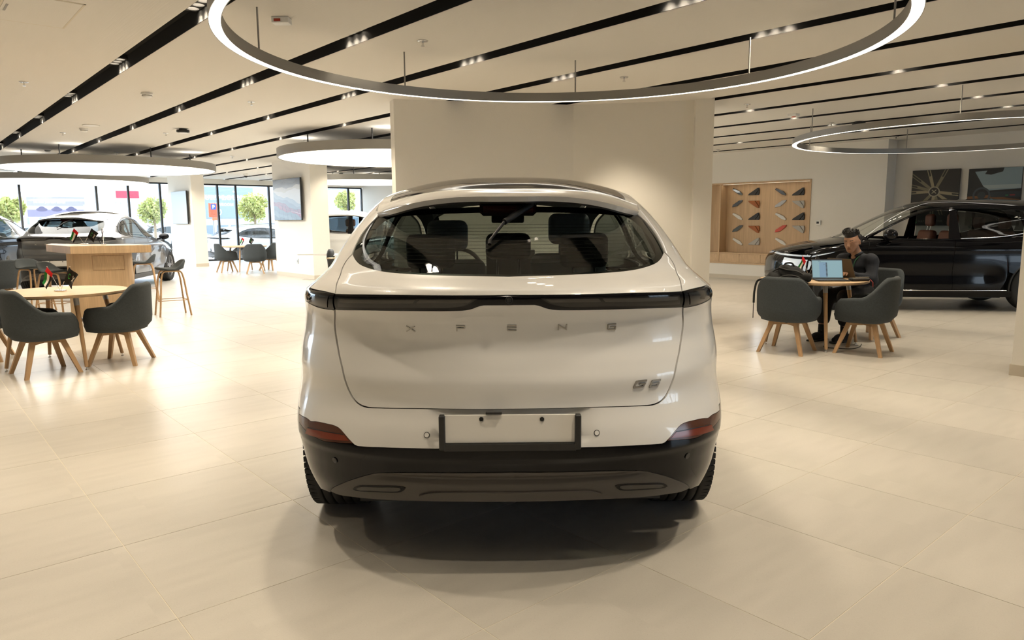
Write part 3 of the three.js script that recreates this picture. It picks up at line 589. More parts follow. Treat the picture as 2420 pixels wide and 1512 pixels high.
  part('windscreen', topPanel(mirrored([[0, 2.83, 1], [-0.5, 2.80], [-0.93, 2.72, 1], [-0.94, 3.1], [-0.94, 3.45, 1], [-0.5, 3.56], [0, 3.6, 1]]), { thick: 0 }), CM.glassFront, car);
  for (const s of [-1, 1]) part('front_pillar', topPanel([[s * 0.94, 2.73, 1], [s * 0.999, 2.75, 1], [s * 0.999, 3.1], [s * 0.999, 3.5, 1], [s * 0.945, 3.46, 1], [s * 0.945, 3.1]], { thick: 0.02 }), M.blackGloss, car);
  part('hood', topPanel(mirrored([[0, 3.63, 1], [-0.5, 3.59], [-0.995, 3.5, 1], [-0.995, 4.0], [-0.99, 4.4], [-0.97, 4.6, 1], [-0.5, 4.66], [0, 4.68, 1]]), { thick: 0.02 }), paint, car);
  // flanks
  const R = 0.365, AX = [0.95, 3.84], AR = 0.395;
  const arch = (d0, a0, a1, n = 14) => Array.from({ length: n + 1 }, (_, i) => { const a = lerp(a0, a1, i / n); return [d0 + AR * Math.cos(a), R + AR * Math.sin(a)]; });
  const edgeLine = (y0, y1, n = 10) => Array.from({ length: n + 1 }, (_, i) => { const y = lerp(y0, y1, i / n); return [S.rearD(EDGE, y), y]; });
  const frontLine = (y0, y1, n = 8) => Array.from({ length: n + 1 }, (_, i) => { const y = lerp(y0, y1, i / n); return [S.frontD(EDGE, y), y]; });
  const sidePanel = (s, poly, o = {}) => { const p = outline(poly, 0.03); let a0 = 9, a1 = 0, b0 = 9, b1 = 0; for (const v of p) { a0 = Math.min(a0, v[0]); a1 = Math.max(a1, v[0]); b0 = Math.min(b0, v[1]); b1 = Math.max(b1, v[1]); } return panel(S.side(s), p, steps(a0 - 1e-3, a1 + 1e-3, Math.max(3, Math.round((a1 - a0) / 0.045))), steps(b0 - 1e-3, b1 + 1e-3, Math.max(3, Math.round((b1 - b0) / 0.03))), { out: s > 0 ? 1 : -1, ...o }); };
  const c1 = p => [p[0], p[1], 1], cut = 0.62;
  const railAt = d => [d, S.yE(d)];
  const win = [[0.93, 1.215, 1], [1.05, 1.32], [1.2, 1.405], [1.5, 1.475], [2.0, 1.50], [2.45, 1.455], [2.75, 1.365], [3.35, 1.045, 1], [3.0, 1.05], [2.2, 1.075], [1.4, 1.125], [1.05, 1.17]];
  for (const s of [-1, 1]) {
    const yA = Math.asin((cut - R) / AR);
    part('rear_quarter', [
      // below the window, behind the rear door
      sidePanel(s, [c1([S.rearD(EDGE, cut), cut]), ...edgeLine(cut, 1.42, 16).slice(1, -1), c1([S.rearD(EDGE, 1.425), 1.425]), c1([0.86, 1.45]), [1.0, 1.415], c1([0.95, 1.30]), [0.90, 1.22], c1([0.90, 1.20]), [1.05, 1.155], c1([1.40, 1.112]), [1.42, 0.95], c1([1.36, 0.60]), ...arch(AX[0], 0.62, PI - yA, 12)], {}),
    ], paint, car);
    { const RR = [c1([0.86, 1.452]), railAt(1.1), railAt(1.5), railAt(2.1), railAt(2.5), railAt(2.75), railAt(3.1), c1(railAt(3.5)), c1([3.38, 1.042]), [2.76, 1.378], [2.45, 1.47], [2.0, 1.515], [1.5, 1.49], [1.2, 1.42], c1([1.0, 1.335]), [0.95, 1.41]]; part('roof_rail', sidePanel(s, RR, {}), paint, car); part('inner_lining', sidePanel(s, RR, { off: -0.011, thick: 0 }), CM.lining, car); }
    part('side_glass', sidePanel(s, win, { off: -0.006, thick: 0 }), CM.glassSide, car);
    part('window_frame', [sidePanel(s, [c1([1.38, 1.125]), c1([1.44, 1.122]), c1([1.62, 1.47]), c1([1.52, 1.465])], { off: -0.002 }), sidePanel(s, [c1([2.26, 1.072]), c1([2.34, 1.07]), c1([2.24, 1.478]), c1([2.14, 1.484])], { off: -0.002 }), tube(win.map(p => S.side(s)(p[0], p[1])), 0.008, 120, 6, true)], CM.trim, car);
    const door = (d0, d1, rearEdge, frontEdge) => sidePanel(s, [...rearEdge, ...frontEdge], {});
    part('rear_door', sidePanel(s, [c1([1.405, 1.108]), [1.425, 0.95], c1([1.368, 0.60]), [1.39, 0.45], c1([1.45, 0.34]), c1([2.27, 0.33]), [2.29, 0.7], c1([2.27, 1.065])], {}), paint, car);
    part('front_door', sidePanel(s, [c1([2.28, 1.065]), [2.298, 0.7], c1([2.28, 0.33]), c1([3.32, 0.34]), [3.40, 0.6], [3.42, 0.85], c1([3.36, 1.035])], {}), paint, car);
    for (const [d, y] of [[1.62, 0.93], [2.52, 0.90]]) { const g = new THREE.Group(); g.name = 'door_handle'; car.add(g); part('grip', sidePanel(s, [c1([d - 0.09, y - 0.014]), c1([d + 0.09, y - 0.014]), c1([d + 0.09, y + 0.014]), c1([d - 0.09, y + 0.014])], { off: 0.004, thick: 0.004 }), paint, g); }
    part('front_fender', sidePanel(s, [c1([3.37, 1.03]), [3.428, 0.85], [3.412, 0.6], c1([3.40, 0.45]), ...arch(AX[1], PI - 0.25, 0.3, 12).map((p, i, a) => i === 0 || i === a.length - 1 ? c1(p) : p), ...frontLine(0.5, 0.64, 3), c1([S.frontD(EDGE, 0.66), 0.66]), [4.4, 0.835], [4.0, 0.938], c1([3.52, 1.02])], {}), paint, car);
    part('sill', sidePanel(s, [c1([1.30, 0.325]), c1([1.28, 0.22]), c1([3.46, 0.22]), c1([3.45, 0.325])], { off: 0.002 }), CM.trim, car);
    part('bumper_side', sidePanel(s, [c1([S.rearD(EDGE, 0.315), 0.315]), ...edgeLine(0.34, cut - 0.03, 6), c1([S.rearD(EDGE, cut - 0.004), cut - 0.004]), ...arch(AX[0], PI - yA + 0.01, PI + 0.12, 6).map((p, i, a) => i === 0 || i === a.length - 1 ? c1(p) : p)], {}), M.blackGloss, car);
    part('wheel_arch', tube(arch(AX[0], -0.3, PI + 0.1, 20).map(p => S.side(s)(p[0], p[1]).add(new THREE.Vector3(-s * 0.012, 0, 0))), 0.014, 60, 8), CM.trim, car);
    part('wheel_arch', tube(arch(AX[1], -0.2, PI + 0.3, 20).map(p => S.side(s)(p[0], p[1]).add(new THREE.Vector3(-s * 0.012, 0, 0))), 0.014, 60, 8), CM.trim, car);
    const mir = new THREE.Group(); mir.name = 'door_mirror'; mir.position.set(s * 0.98, 1.06, -3.16); car.add(mir);
    part('mirror_shell', ball(0.1, s * 0.06, 0.03, 0, 1.15, 0.72, 0.62), M.blackGloss, mir); part('mirror_arm', rod([-s * 0.10, -0.03, 0], [s * 0.03, 0.0, 0], 0.02, 0.025), M.blackGloss, mir);
    addWheel(car, s * 0.955, R, AX[0], 0.255, true); addWheel(car, s * 0.955, R, AX[1], 0.245, false);
  }
  // front
  const frontPanel = (poly, o = {}) => { const p = outline(poly, 0.02); let b0 = 9, b1 = 0; for (const v of p) { b0 = Math.min(b0, v[1]); b1 = Math.max(b1, v[1]); } return panel(S.front, p, sGrid, yGrid(b0 - 1e-3, b1 + 1e-3, 0.03), { out: -1, ...o }); };
  part('front_bumper', frontPanel(mirrored([[0, 0.735, 1], [-0.6, 0.73], [-EDGE, 0.66, 1], [-EDGE, 0.45], [-EDGE, 0.36, 1], [-0.5, 0.30], [0, 0.30, 1]]), { thick: 0.02 }), paint, car);
  part('front_grille', frontPanel(mirrored([[0, 0.295, 1], [-0.5, 0.295], [-EDGE, 0.35, 1], [-0.8, 0.22, 1], [0, 0.20, 1]]), { thick: 0.02 }), CM.trim, car);
  for (const s of [-1, 1]) part('headlamp', frontPanel([[s * 0.60, 0.64, 1], [s * 0.90, 0.63, 1], [s * 0.90, 0.48, 1], [s * 0.66, 0.50, 1]], { off: 0.003 }), CM.lens, car);
  // body behind the panels
  part('under_body', [span(-0.66, 0.66, 0.2, 0.42, -4.4, -0.42), span(-0.80, 0.80, 0.2, 0.42, -3.38, -1.36), span(-0.62, 0.62, 0.42, 0.85, -4.3, -0.34), span(-0.80, 0.80, 0.42, 0.86, -3.38, -1.36), span(-0.70, 0.70, 0.85, 1.0, -4.2, -3.5),
    rearPanel(mirrored([[0, 1.175, 1], [-0.75, 1.175], [-0.90, 1.14, 1], [-0.90, 0.62, 1], [-0.75, 0.42, 1], [0, 0.40, 1]]), { off: -0.035, thick: 0 })], CM.dark, car);
  part('cargo_cover', [span(-0.62, 0.62, 1.03, 1.05, -1.3, -0.35)], CM.seatDark, car);
  // cabin
  const cabin = (name, geo, mat) => part(name, geo, mat, car);
  cabin('rear_bench', [rbox(1.24, 0.62, 0.16, 0.06, 0, 0.80, -1.42).rotateX(0.0), rbox(1.24, 0.16, 0.55, 0.06, 0, 0.52, -1.75)], CM.seat);
  for (const [x, y, w, h] of [[-0.43, 1.25, 0.27, 0.19], [0, 1.275, 0.25, 0.145], [0.42, 1.25, 0.27, 0.19]]) { const g = new THREE.Group(); g.name = 'rear_headrest'; car.add(g); part('pad', rbox(w, h, 0.09, 0.042, x, y, -1.40), CM.seat, g); part('headrest_post', [rod([x - 0.06, 1.05, -1.40], [x - 0.06, y - 0.05, -1.40], 0.007), rod([x + 0.06, 1.05, -1.40], [x + 0.06, y - 0.05, -1.40], 0.007)], M.chrome, g); }
  seatParts(car, -0.40, 0.50, 2.35, 0.5, CM.seat); seatParts(car, 0.40, 0.54, 2.30, 0.5, CM.seat);
  cabin('dashboard', [rbox(1.36, 0.2, 0.5, 0.08, 0, 0.92, -3.25), rbox(0.38, 0.22, 0.02, 0.008, 0.02, 1.08, -3.02)], CM.seatDark);
  cabin('steering_wheel', new THREE.TorusGeometry(0.18, 0.016, 10, 36).rotateX(-0.35).translate(-0.38, 1.03, -2.88), CM.seatDark);
  cabin('rear_view_mirror', [rbox(0.24, 0.065, 0.03, 0.02, 0, 1.43, -2.72), rod([0, 1.45, -2.72], [0, 1.51, -2.80], 0.012)], CM.seatDark);
  cabin('headliner', panel(S.top, outline(mirrored([[0, 0.9, 1], [-0.95, 1.0, 1], [-0.95, 2.7, 1], [0, 2.8, 1]]), 0.05), steps(-1, 1, 20), dGrid(0.85, 2.85), { off: -0.035, thick: 0 }), CM.lining);
  for (const s of [-1, 1]) cabin('pillar_trim', panel(S.side(s), outline([[0.62, 1.02, 1], [1.32, 1.02, 1], [1.34, 1.3], [1.42, 1.50, 1], [1.0, 1.46], [0.8, 1.38, 1]], 0.03), steps(0.6, 1.45, 18), steps(1.0, 1.52, 14), { out: s, off: -0.022, thick: 0 }), CM.lining);
  { const w = []; for (let k = 0; k < 12; k++) { const y = lerp(1.255, 1.405, k / 11); w.push(tube(steps(-0.74, 0.74, 24).map(t => S.rear(t, y).add(new THREE.Vector3(0, -0.006, -0.004))), 0.0007, 60, 4)); } part('heating_wire', w, CM.ceramic, car).userData.kind = 'stuff'; }
  // lettering
  const letter = (segs, w, h, t, sk = 0) => segs.map(([x0, y0, x1, y1]) => { const a = [(x0 - 0.5) * w + (y0 - 0.5) * h * sk, (y0 - 0.5) * h], b = [(x1 - 0.5) * w + (y1 - 0.5) * h * sk, (y1 - 0.5) * h], L = Math.hypot(b[0] - a[0], b[1] - a[1]); return box(L + t * 0.8, t, 0.004).rotateZ(Math.atan2(b[1] - a[1], b[0] - a[0])).translate((a[0] + b[0]) / 2, (a[1] + b[1]) / 2, 0); });
  const put = (g, px, py) => { const [s, y] = q(px, py), p = S.rear(s, y), e = 1e-3, n = S.rear(s + e, y).sub(S.rear(s - e, y)).cross(S.rear(s, y + e).sub(S.rear(s, y - e))).normalize(); const m = new THREE.Matrix4().lookAt(n, new THREE.Vector3(), new THREE.Vector3(0, 1, 0)).setPosition(p.addScaledVector(n, 0.002)); return g.map(x => x.applyMatrix4(m)); };
  const LET = { X: [[0, 0, 1, 1], [0, 1, 1, 0]], P: [[0, 1, 0.92, 1], [0.97, 0.93, 0.97, 0.62], [0.03, 0.52, 0.92, 0.52], [0.03, 0.45, 0.03, 0]], E: [[0, 1, 1, 1], [0, 0.55, 1, 0.55], [0.03, 0.5, 0.03, 0.05], [0, 0, 1, 0]], N: [[0, 0, 0.02, 0.95], [0.02, 1, 0.98, 0], [0.98, 0.05, 1, 1]], G: [[0.1, 1, 1, 1], [0.02, 0.9, 0.02, 0.1], [0.1, 0, 0.97, 0], [0.98, 0.05, 0.98, 0.42], [0.4, 0.5, 1, 0.5]] };
  const bd = new THREE.Group(); bd.name = 'maker_lettering'; car.add(bd);
  [['X', 971, 776.5], ['P', 1089, 775.5], ['E', 1209.5, 774.5], ['N', 1329, 772.5], ['G', 1445, 771.5]].forEach(([k, px, py]) => part('letter', put(letter(LET[k], 0.032, 0.0195, 0.0042), px, py), CM.badge, bd));
  const b6 = new THREE.Group(); b6.name = 'badge'; car.add(b6);
  part('letter', put(letter([[0.12, 1, 1, 1], [0.05, 0.9, 0.0, 0.1], [0.05, 0, 0.85, 0], [0.9, 0.1, 0.95, 0.48], [0.5, 0.5, 0.95, 0.5]], 0.046, 0.024, 0.0068, 0.35), 1512, 907), CM.badge, b6);
  part('letter', put(letter([[0.12, 1, 1, 1], [0.05, 0.9, 0.0, 0.1], [0.05, 0, 0.85, 0], [0.9, 0.1, 0.95, 0.48], [0.1, 0.5, 0.95, 0.5]], 0.040, 0.024, 0.0068, 0.35), 1547, 905.5), CM.badge, b6);
  // number plate holder
  const plate = new THREE.Group(); plate.name = 'number_plate'; car.add(plate);
  { const a = q(1050, 975), b = q(1050, 1060), xa = a[0] * S.Wy(a[1]), zp = S.rear(0, 0.60).z - 0.004, y0 = b[1], y1 = a[1] - 0.001, w = 0.262;
    part('plate_blank', rbox(w * 2 - 0.03, y1 - y0 - 0.02, 0.006, 0.003, 0, (y0 + y1) / 2 + 0.012, zp), phys([0.72, 0.70, 0.66], 0.35), plate);
    part('plate_frame', [rbox(0.024, y1 - y0 + 0.005, 0.03, 0.006, -w + 0.008, (y0 + y1) / 2, zp + 0.004), rbox(0.024, y1 - y0 + 0.005, 0.03, 0.006, w - 0.008, (y0 + y1) / 2, zp + 0.004), box(w * 2 - 0.03, 0.026, 0.022, 0, y0 + 0.008, zp + 0.006)], CM.trim, plate);
    for (const px of [1138, 1280]) { const h = q(px, 982); part('plate_clip', [box(0.016, 0.010, 0.008, h[0] * S.Wy(h[1]), h[1] - 0.006, zp + 0.003), box(0.010, 0.016, 0.008, h[0] * S.Wy(h[1]), h[1] - 0.006, zp + 0.003)], CM.trim, plate); }
    part('plate_lamp', box(0.06, 0.008, 0.02, -0.06, y1 + 0.012, zp + 0.01), CM.trim, plate); }
  const ringAt = (px, py, mat, r, name) => { const g = new THREE.Group(); g.name = name; car.add(g); part('sensor_ring', put([new THREE.TorusGeometry(r, r * 0.16, 8, 28)], px, py), CM.trim, g); part('sensor_face', put([cyl(r * 0.9, r * 0.9, 0.003, 0, 0, 0, 24).rotateX(PI / 2)], px, py), mat, g); };
  ringAt(1009, 1027.5, paint, 0.010, 'parking_sensor'); ringAt(1410, 1022.5, paint, 0.010, 'parking_sensor'); ringAt(792, 1087, CM.trim, 0.011, 'parking_sensor'); ringAt(1624, 1077, CM.trim, 0.011, 'parking_sensor');
  return car;
}
const PAINT_WHITE = paintOf([0.69, 0.682, 0.665], 0.35), PAINT_GREY = paintOf([0.09, 0.093, 0.098], 0.3, 0.3), PAINT_BLACK = phys([0.003, 0.003, 0.004], 0.04, { ior: 1.33 });
const coupe = buildCoupe(PAINT_WHITE);
coupe.name = numbered('coupe_car'); scene.add(coupe); coupe.position.copy(CAR_AT); coupe.rotation.y = CAR_TURN;
tag(coupe, 'pearl white coupe car seen from behind with a full-width dark light bar', 'car');
function repaint(o, from, to) { o.traverse(m => { if (m.isMesh && m.material === from) m.material = to; }); return o; }
const greyCar = repaint(copy(coupe, W(-8.72, 13.75), TH0 + 0.16, 'metallic grey coupe car parked behind the wooden counter'), PAINT_WHITE, PAINT_GREY);
const darkCar = repaint(copy(coupe, W(-11.75, 14.1), TH0 + 0.16, 'black coupe car parked beside the grey one, cut by the frame'), PAINT_WHITE, PAINT_BLACK);
// ---------------------------------------------------------------- seats and tables
function tubShell(o) { // upholstered shell: a wall that runs from one arm round the back to the other
  const { a, b, topAt, y0, tilt, thick, end } = o, N = 56, prof = 16, pos = [], idx = [];
  for (let i = 0; i <= N; i++) {
    const f = lerp(-end, end, i / N), h = topAt(Math.abs(f));
    const cs = Math.cos(f), sn = Math.sin(f), e = 0.86;
    const ux = Math.sign(sn) * Math.pow(Math.abs(sn), e), uz = Math.sign(cs) * Math.pow(Math.abs(cs), e);
    const lean = y => 1 + tilt * clamp((y - y0) / 0.4, 0, 1);
    const ring = [];
    const rim = thick / 2, inner = thick;
    // outer from the bottom up, over the rim, inner down
    for (let k = 0; k <= 7; k++) { const t = k / 7, y = lerp(y0, h - rim, t), tuck = 1 - 0.20 * Math.pow(1 - clamp((y - y0) / 0.10, 0, 1), 2.2); ring.push([tuck * lean(y), y, 0]); }
    for (let k = 1; k <= 4; k++) { const q = k / 5 * PI; ring.push([lean(h), h - rim + Math.sin(q) * rim, rim * (1 - Math.cos(q))]); }
    for (let k = 0; k <= 4; k++) { const y = lerp(h - rim, y0 + 0.03, k / 4); ring.push([lean(y), y, inner]); }
    for (const [m, y, ins] of ring) { const L = Math.hypot(a * ux, b * uz) || 1, sc = m * (1 - ins / L); pos.push(a * ux * sc, y, b * uz * sc); }
  }
  const R = 17;
  for (let i = 0; i < N; i++) for (let k = 0; k < R - 1; k++) { const p = i * R + k; idx.push(p, p + 1, p + R, p + R, p + 1, p + R + 1); }
  for (const i of [0, N]) { // close the arm ends
    const base = pos.length / 3; let x = 0, y = 0, z = 0; for (let k = 0; k < R; k++) { x += pos[(i * R + k) * 3] / R; y += pos[(i * R + k) * 3 + 1] / R; z += pos[(i * R + k) * 3 + 2] / R; }
    pos.push(x, y, z + 0.012); for (let k = 0; k < R - 1; k++) { const p = i * R + k; if (i) idx.push(p, base, p + 1); else idx.push(p, p + 1, base); }
  }
  const g = new THREE.BufferGeometry(); g.setAttribute('position', new THREE.Float32BufferAttribute(pos, 3)); g.setIndex(idx); g.computeVertexNormals();
  const uv = []; for (let i = 0; i < pos.length; i += 3) uv.push(Math.atan2(pos[i], pos[i + 2]) * 0.3, pos[i + 1]); g.setAttribute('uv', new THREE.Float32BufferAttribute(uv, 2));
  return g;
}
const superDisc = (a, b, y0, y1, e = 0.78, n = 48) => { // cushion: rounded slab with a super-elliptic outline
  const rows = [[0.80, y0], [0.95, y0 + 0.012], [1, lerp(y0, y1, 0.5)], [0.96, y1 - 0.012], [0.86, y1], [0, y1 + 0.006]], pos = [], idx = [];
  for (const [m, y] of rows) for (let i = 0; i < n; i++) { const f = i / n * TAU, s = Math.sin(f), c = Math.cos(f); pos.push(a * m * Math.sign(s) * Math.abs(s) ** e, y, b * m * Math.sign(c) * Math.abs(c) ** e); }
  for (let r = 0; r < rows.length - 1; r++) for (let i = 0; i < n; i++) { const p = r * n + i, q = r * n + (i + 1) % n; idx.push(p, q, p + n, p + n, q, q + n); }
  const base = pos.length / 3; pos.push(0, y0, 0); for (let i = 0; i < n; i++) idx.push(base, (i + 1) % n, i);
  const g = new THREE.BufferGeometry(); g.setAttribute('position', new THREE.Float32BufferAttribute(pos, 3)); g.setIndex(idx); g.computeVertexNormals(); return g;
};
// tub chair; its back faces local +z
function buildChair() {
  const o = new THREE.Group(); o.name = 'tub_chair';
  const topAt = f => { const d = f * 180 / PI; return d < 28 ? 0.815 : d < 90 ? lerp(0.815, 0.605, smooth(28, 90, d)) : d < 128 ? lerp(0.605, 0.588, smooth(90, 128, d)) : lerp(0.588, 0.505, smooth(126, 152, d)); };
  part('shell', tubShell({ a: 0.315, b: 0.295, topAt, y0: 0.345, tilt: 0.03, thick: 0.07, end: 150 * PI / 180 }), M.fabric, o);
  part('seat', [superDisc(0.285, 0.275, 0.335, 0.47).translate(0, 0, -0.02)], M.fabric, o);
  part('swivel_plate', [cyl(0.05, 0.05, 0.03, 0, 0.325, 0, 20)], M.black, o);
  const fr = []; for (const q of [PI / 4, -PI / 4]) fr.push(box(0.36, 0.026, 0.05, 0, 0.31, 0).rotateY(q)); part('leg_frame', fr, M.leg, o);
  for (const [x, z] of [[1, 1], [1, -1], [-1, 1], [-1, -1]]) part('leg', bar([x * 0.225, 0, z * 0.225], [x * 0.12, 0.335, z * 0.12], 0.034, 0.034, 0.046, 0.046), M.leg, o);
  return o;
}
const chair0 = buildChair();
function chair(px, py, turn, label, group) { const p = onY(px, py); return copy(chair0, p, turn, label, group); }
const faceCam = TH0; // local -z looks away from the camera along the view
function put(o0, p, turn, label, category, group) { const c = copy(o0, p, turn); tag(c, label, category, group); return c; }

function buildTable(r, n = 4, wood = M.oak) {
  const o = new THREE.Group(); o.name = 'round_table';
  part('table_top', flatAcross([[0.001, 0.742], [r, 0.742], [r, 0.724], [r - 0.018, 0.712], [0.001, 0.712]], 72), wood, o);
  for (let k = 0; k < n; k++) {
    const a = k / n * TAU + PI / 4, c = Math.cos(a), s = Math.sin(a), L = new THREE.Group(); L.name = 'leg'; o.add(L);
    const top = [c * r * 0.66, 0.712, s * r * 0.66], bot = [c * r * 0.88, 0.03, s * r * 0.88], m = [lerp(top[0], bot[0], 0.13), lerp(top[1], bot[1], 0.13), lerp(top[2], bot[2], 0.13)];
    part('shaft', rod(bot, m, 0.0165, 0.023), M.leg, L); part('collar', rod(m, top, 0.0245, 0.026), std([0.45, 0.46, 0.46], 0.4, 0.3), L);
    part('foot', [cyl(0.013, 0.016, 0.010, bot[0], 0.005, bot[2]), cyl(0.006, 0.006, 0.03, bot[0], 0.018, bot[2])], M.chrome, L);
  }
  return o;
}
// bar stool with two bent wooden hoops
function buildStool() {
  const o = new THREE.Group(); o.name = 'bar_stool';
  const prof = (f) => { const c = Math.cos(f); return 0.72 + 0.105 * smooth(0.1, 0.95, c) + 0.018 * smooth(-0.2, -0.9, c); };
  const n = 56, rows = [[0.0, 0.690], [0.55, 0.688], [0.86, 0.70], [1.0, null], [0.985, null], [0.90, null], [0.70, 0.728], [0.4, 0.718], [0, 0.716]], pos = [], idx = [];
  rows.forEach(([m, y], r) => { for (let i = 0; i < n; i++) { const f = i / n * TAU, top = prof(f), lift = top - 0.72; let yy = y; if (r === 3) yy = top - 0.025 + lift * 0.2; if (r === 4) yy = top + lift * 0.25; if (r === 5) yy = top + lift * 0.15 - 0.006; if (r === 6) yy = 0.728 + lift * 0.25; if (r === 2) yy = 0.70 + lift * 0.15; pos.push(0.225 * m * Math.sin(f), yy, 0.215 * m * Math.cos(f)); } });
  for (let r = 0; r < rows.length - 1; r++) for (let i = 0; i < n; i++) { const p = r * n + i, q = r * n + (i + 1) % n; idx.push(p, q, p + n, p + n, q, q + n); }
  const g = new THREE.BufferGeometry(); g.setAttribute('position', new THREE.Float32BufferAttribute(pos, 3)); g.setIndex(idx); g.computeVertexNormals();
  part('seat', g, M.fabric, o);
  for (const s of [-1, 1]) part('leg_hoop', tube([[s * 0.145, 0.0, 0.22], [s * 0.118, 0.3, 0.185], [s * 0.092, 0.60, 0.15], [s * 0.086, 0.672, 0.12], [s * 0.084, 0.682, 0.05], [s * 0.084, 0.682, -0.05], [s * 0.086, 0.672, -0.12], [s * 0.092, 0.60, -0.15], [s * 0.118, 0.3, -0.185], [s * 0.145, 0, -0.22]].map(p => [p[0] * 1.35, p[1], p[2]]), 0.0135, 70, 10), M.leg, o);
  part('footrest', [rod([-0.168, 0.24, 0.194], [0.168, 0.24, 0.194], 0.006), rod([-0.168, 0.24, -0.194], [0.168, 0.24, -0.194], 0.006), rod([-0.168, 0.24, -0.194], [-0.168, 0.24, 0.194], 0.006), rod([0.168, 0.24, -0.194], [0.168, 0.24, 0.194], 0.006)], M.leg, o);
  return o;
}
// desk flags on a V stand
function flagGeo(hoist, fly, fold) { // cloth hung from the staff: u along the fly, v down the hoist
  const g = new THREE.PlaneGeometry(1, 1, 16, 10), p = g.attributes.position;
  for (let i = 0; i < p.count; i++) { const u = p.getX(i) + 0.5, v = 0.5 - p.getY(i), sag = 1 - 0.12 * Math.sin(v * PI) * u; p.setXYZ(i, hoist[0] * v + fly[0] * u * sag, hoist[1] * v + fly[1] * u, Math.sin(u * 6 + v * 2.5) * fold * (0.15 + u)); }
  g.computeVertexNormals(); return g;
}
const uaeTex = canvasTex(256, 128, (c, w, h) => { c.fillStyle = '#0b7a2e'; c.fillRect(0, 0, w, h / 3); c.fillStyle = '#f2efe8'; c.fillRect(0, h / 3, w, h / 3); c.fillStyle = '#151515'; c.fillRect(0, h * 2 / 3, w, h / 3); c.fillStyle = '#d0101c'; c.fillRect(0, 0, w * 0.27, h); });
const blkTex = canvasTex(256, 128, (c, w, h) => { c.fillStyle = '#101010'; c.fillRect(0, 0, w, h); c.strokeStyle = '#e8e4da'; c.lineWidth = 9; c.beginPath(); c.moveTo(150, 40); c.lineTo(205, 88); c.moveTo(205, 40); c.lineTo(150, 88); c.stroke(); c.strokeStyle = '#2fae46'; c.lineWidth = 7; c.beginPath(); c.arc(82, 62, 20, 0.6, 5.6); c.stroke(); });
const mUae = std('#ffffff', 0.8, 0, { map: uaeTex, side: THREE.DoubleSide }), mBlk = std('#ffffff', 0.8, 0, { map: blkTex, side: THREE.DoubleSide });
function buildFlags() {
  const o = new THREE.Group(); o.name = 'desk_flags';
  part('base', [rbox(0.10, 0.012, 0.06, 0.004, 0, 0.006, 0)], M.chrome, o);
  for (const [s, mat, nm] of [[-1, mUae, 'flag'], [1, mBlk, 'flag']]) {
    const g = new THREE.Group(); g.name = 'flag_staff'; o.add(g);
    part('staff', [rod([s * 0.005, 0.01, 0], [s * 0.125, 0.245, 0], 0.0022, 0.0022, 8), ball(0.005, s * 0.126, 0.248, 0)], M.chrome, g);
    const f = s < 0 ? flagGeo([0.06, -0.065], [-0.075, -0.16], 0.014) : flagGeo([-0.07, -0.14], [0.09, -0.08], 0.014);
    f.translate(s * 0.123, 0.243, 0.004);
    part(nm, f, mat, g);
  }
  return o;
}
const table0 = buildTable(0.6), stool0 = buildStool(), flags0 = buildFlags();
// left group
const turnTo = (c, f) => -Math.atan2(f.z - c.z, f.x - c.x) + PI / 4; // so that one foot stands on f
const TL = onY(160, 858), TL_TURN = turnTo(TL, onY(206, 874));
put(table0, TL, TL_TURN, 'round pale oak table with little flags in front of the wooden counter', 'table');
put(chair0, onY(109, 881), TH0 - 0.7, 'dark grey tub chair at the flag table, its back turned to the room', 'chair', 'tub chairs');
put(chair0, onY(289, 855), TH0 + 1.65, 'dark grey tub chair drawn up sideways beside the wooden counter', 'chair', 'tub chairs');
put(chair0, onY(-42, 850), TH0 - 1.2, 'dark grey tub chair at the flag table, mostly cut by the frame', 'chair', 'tub chairs');
put(flags0, onY(143, 688, 0.742), TH0 - 0.15, 'red, green and black desk flags on the round table before the counter', 'flags', 'desk flags');
// far left
put(table0, W(-9.05, 11.6), 0.2, 'round oak table beside the black coupe, cut by the frame', 'table');
put(chair0, onY(2, 728), TH0 + 1.1, 'dark grey tub chair standing behind the grey coupe', 'chair', 'tub chairs');
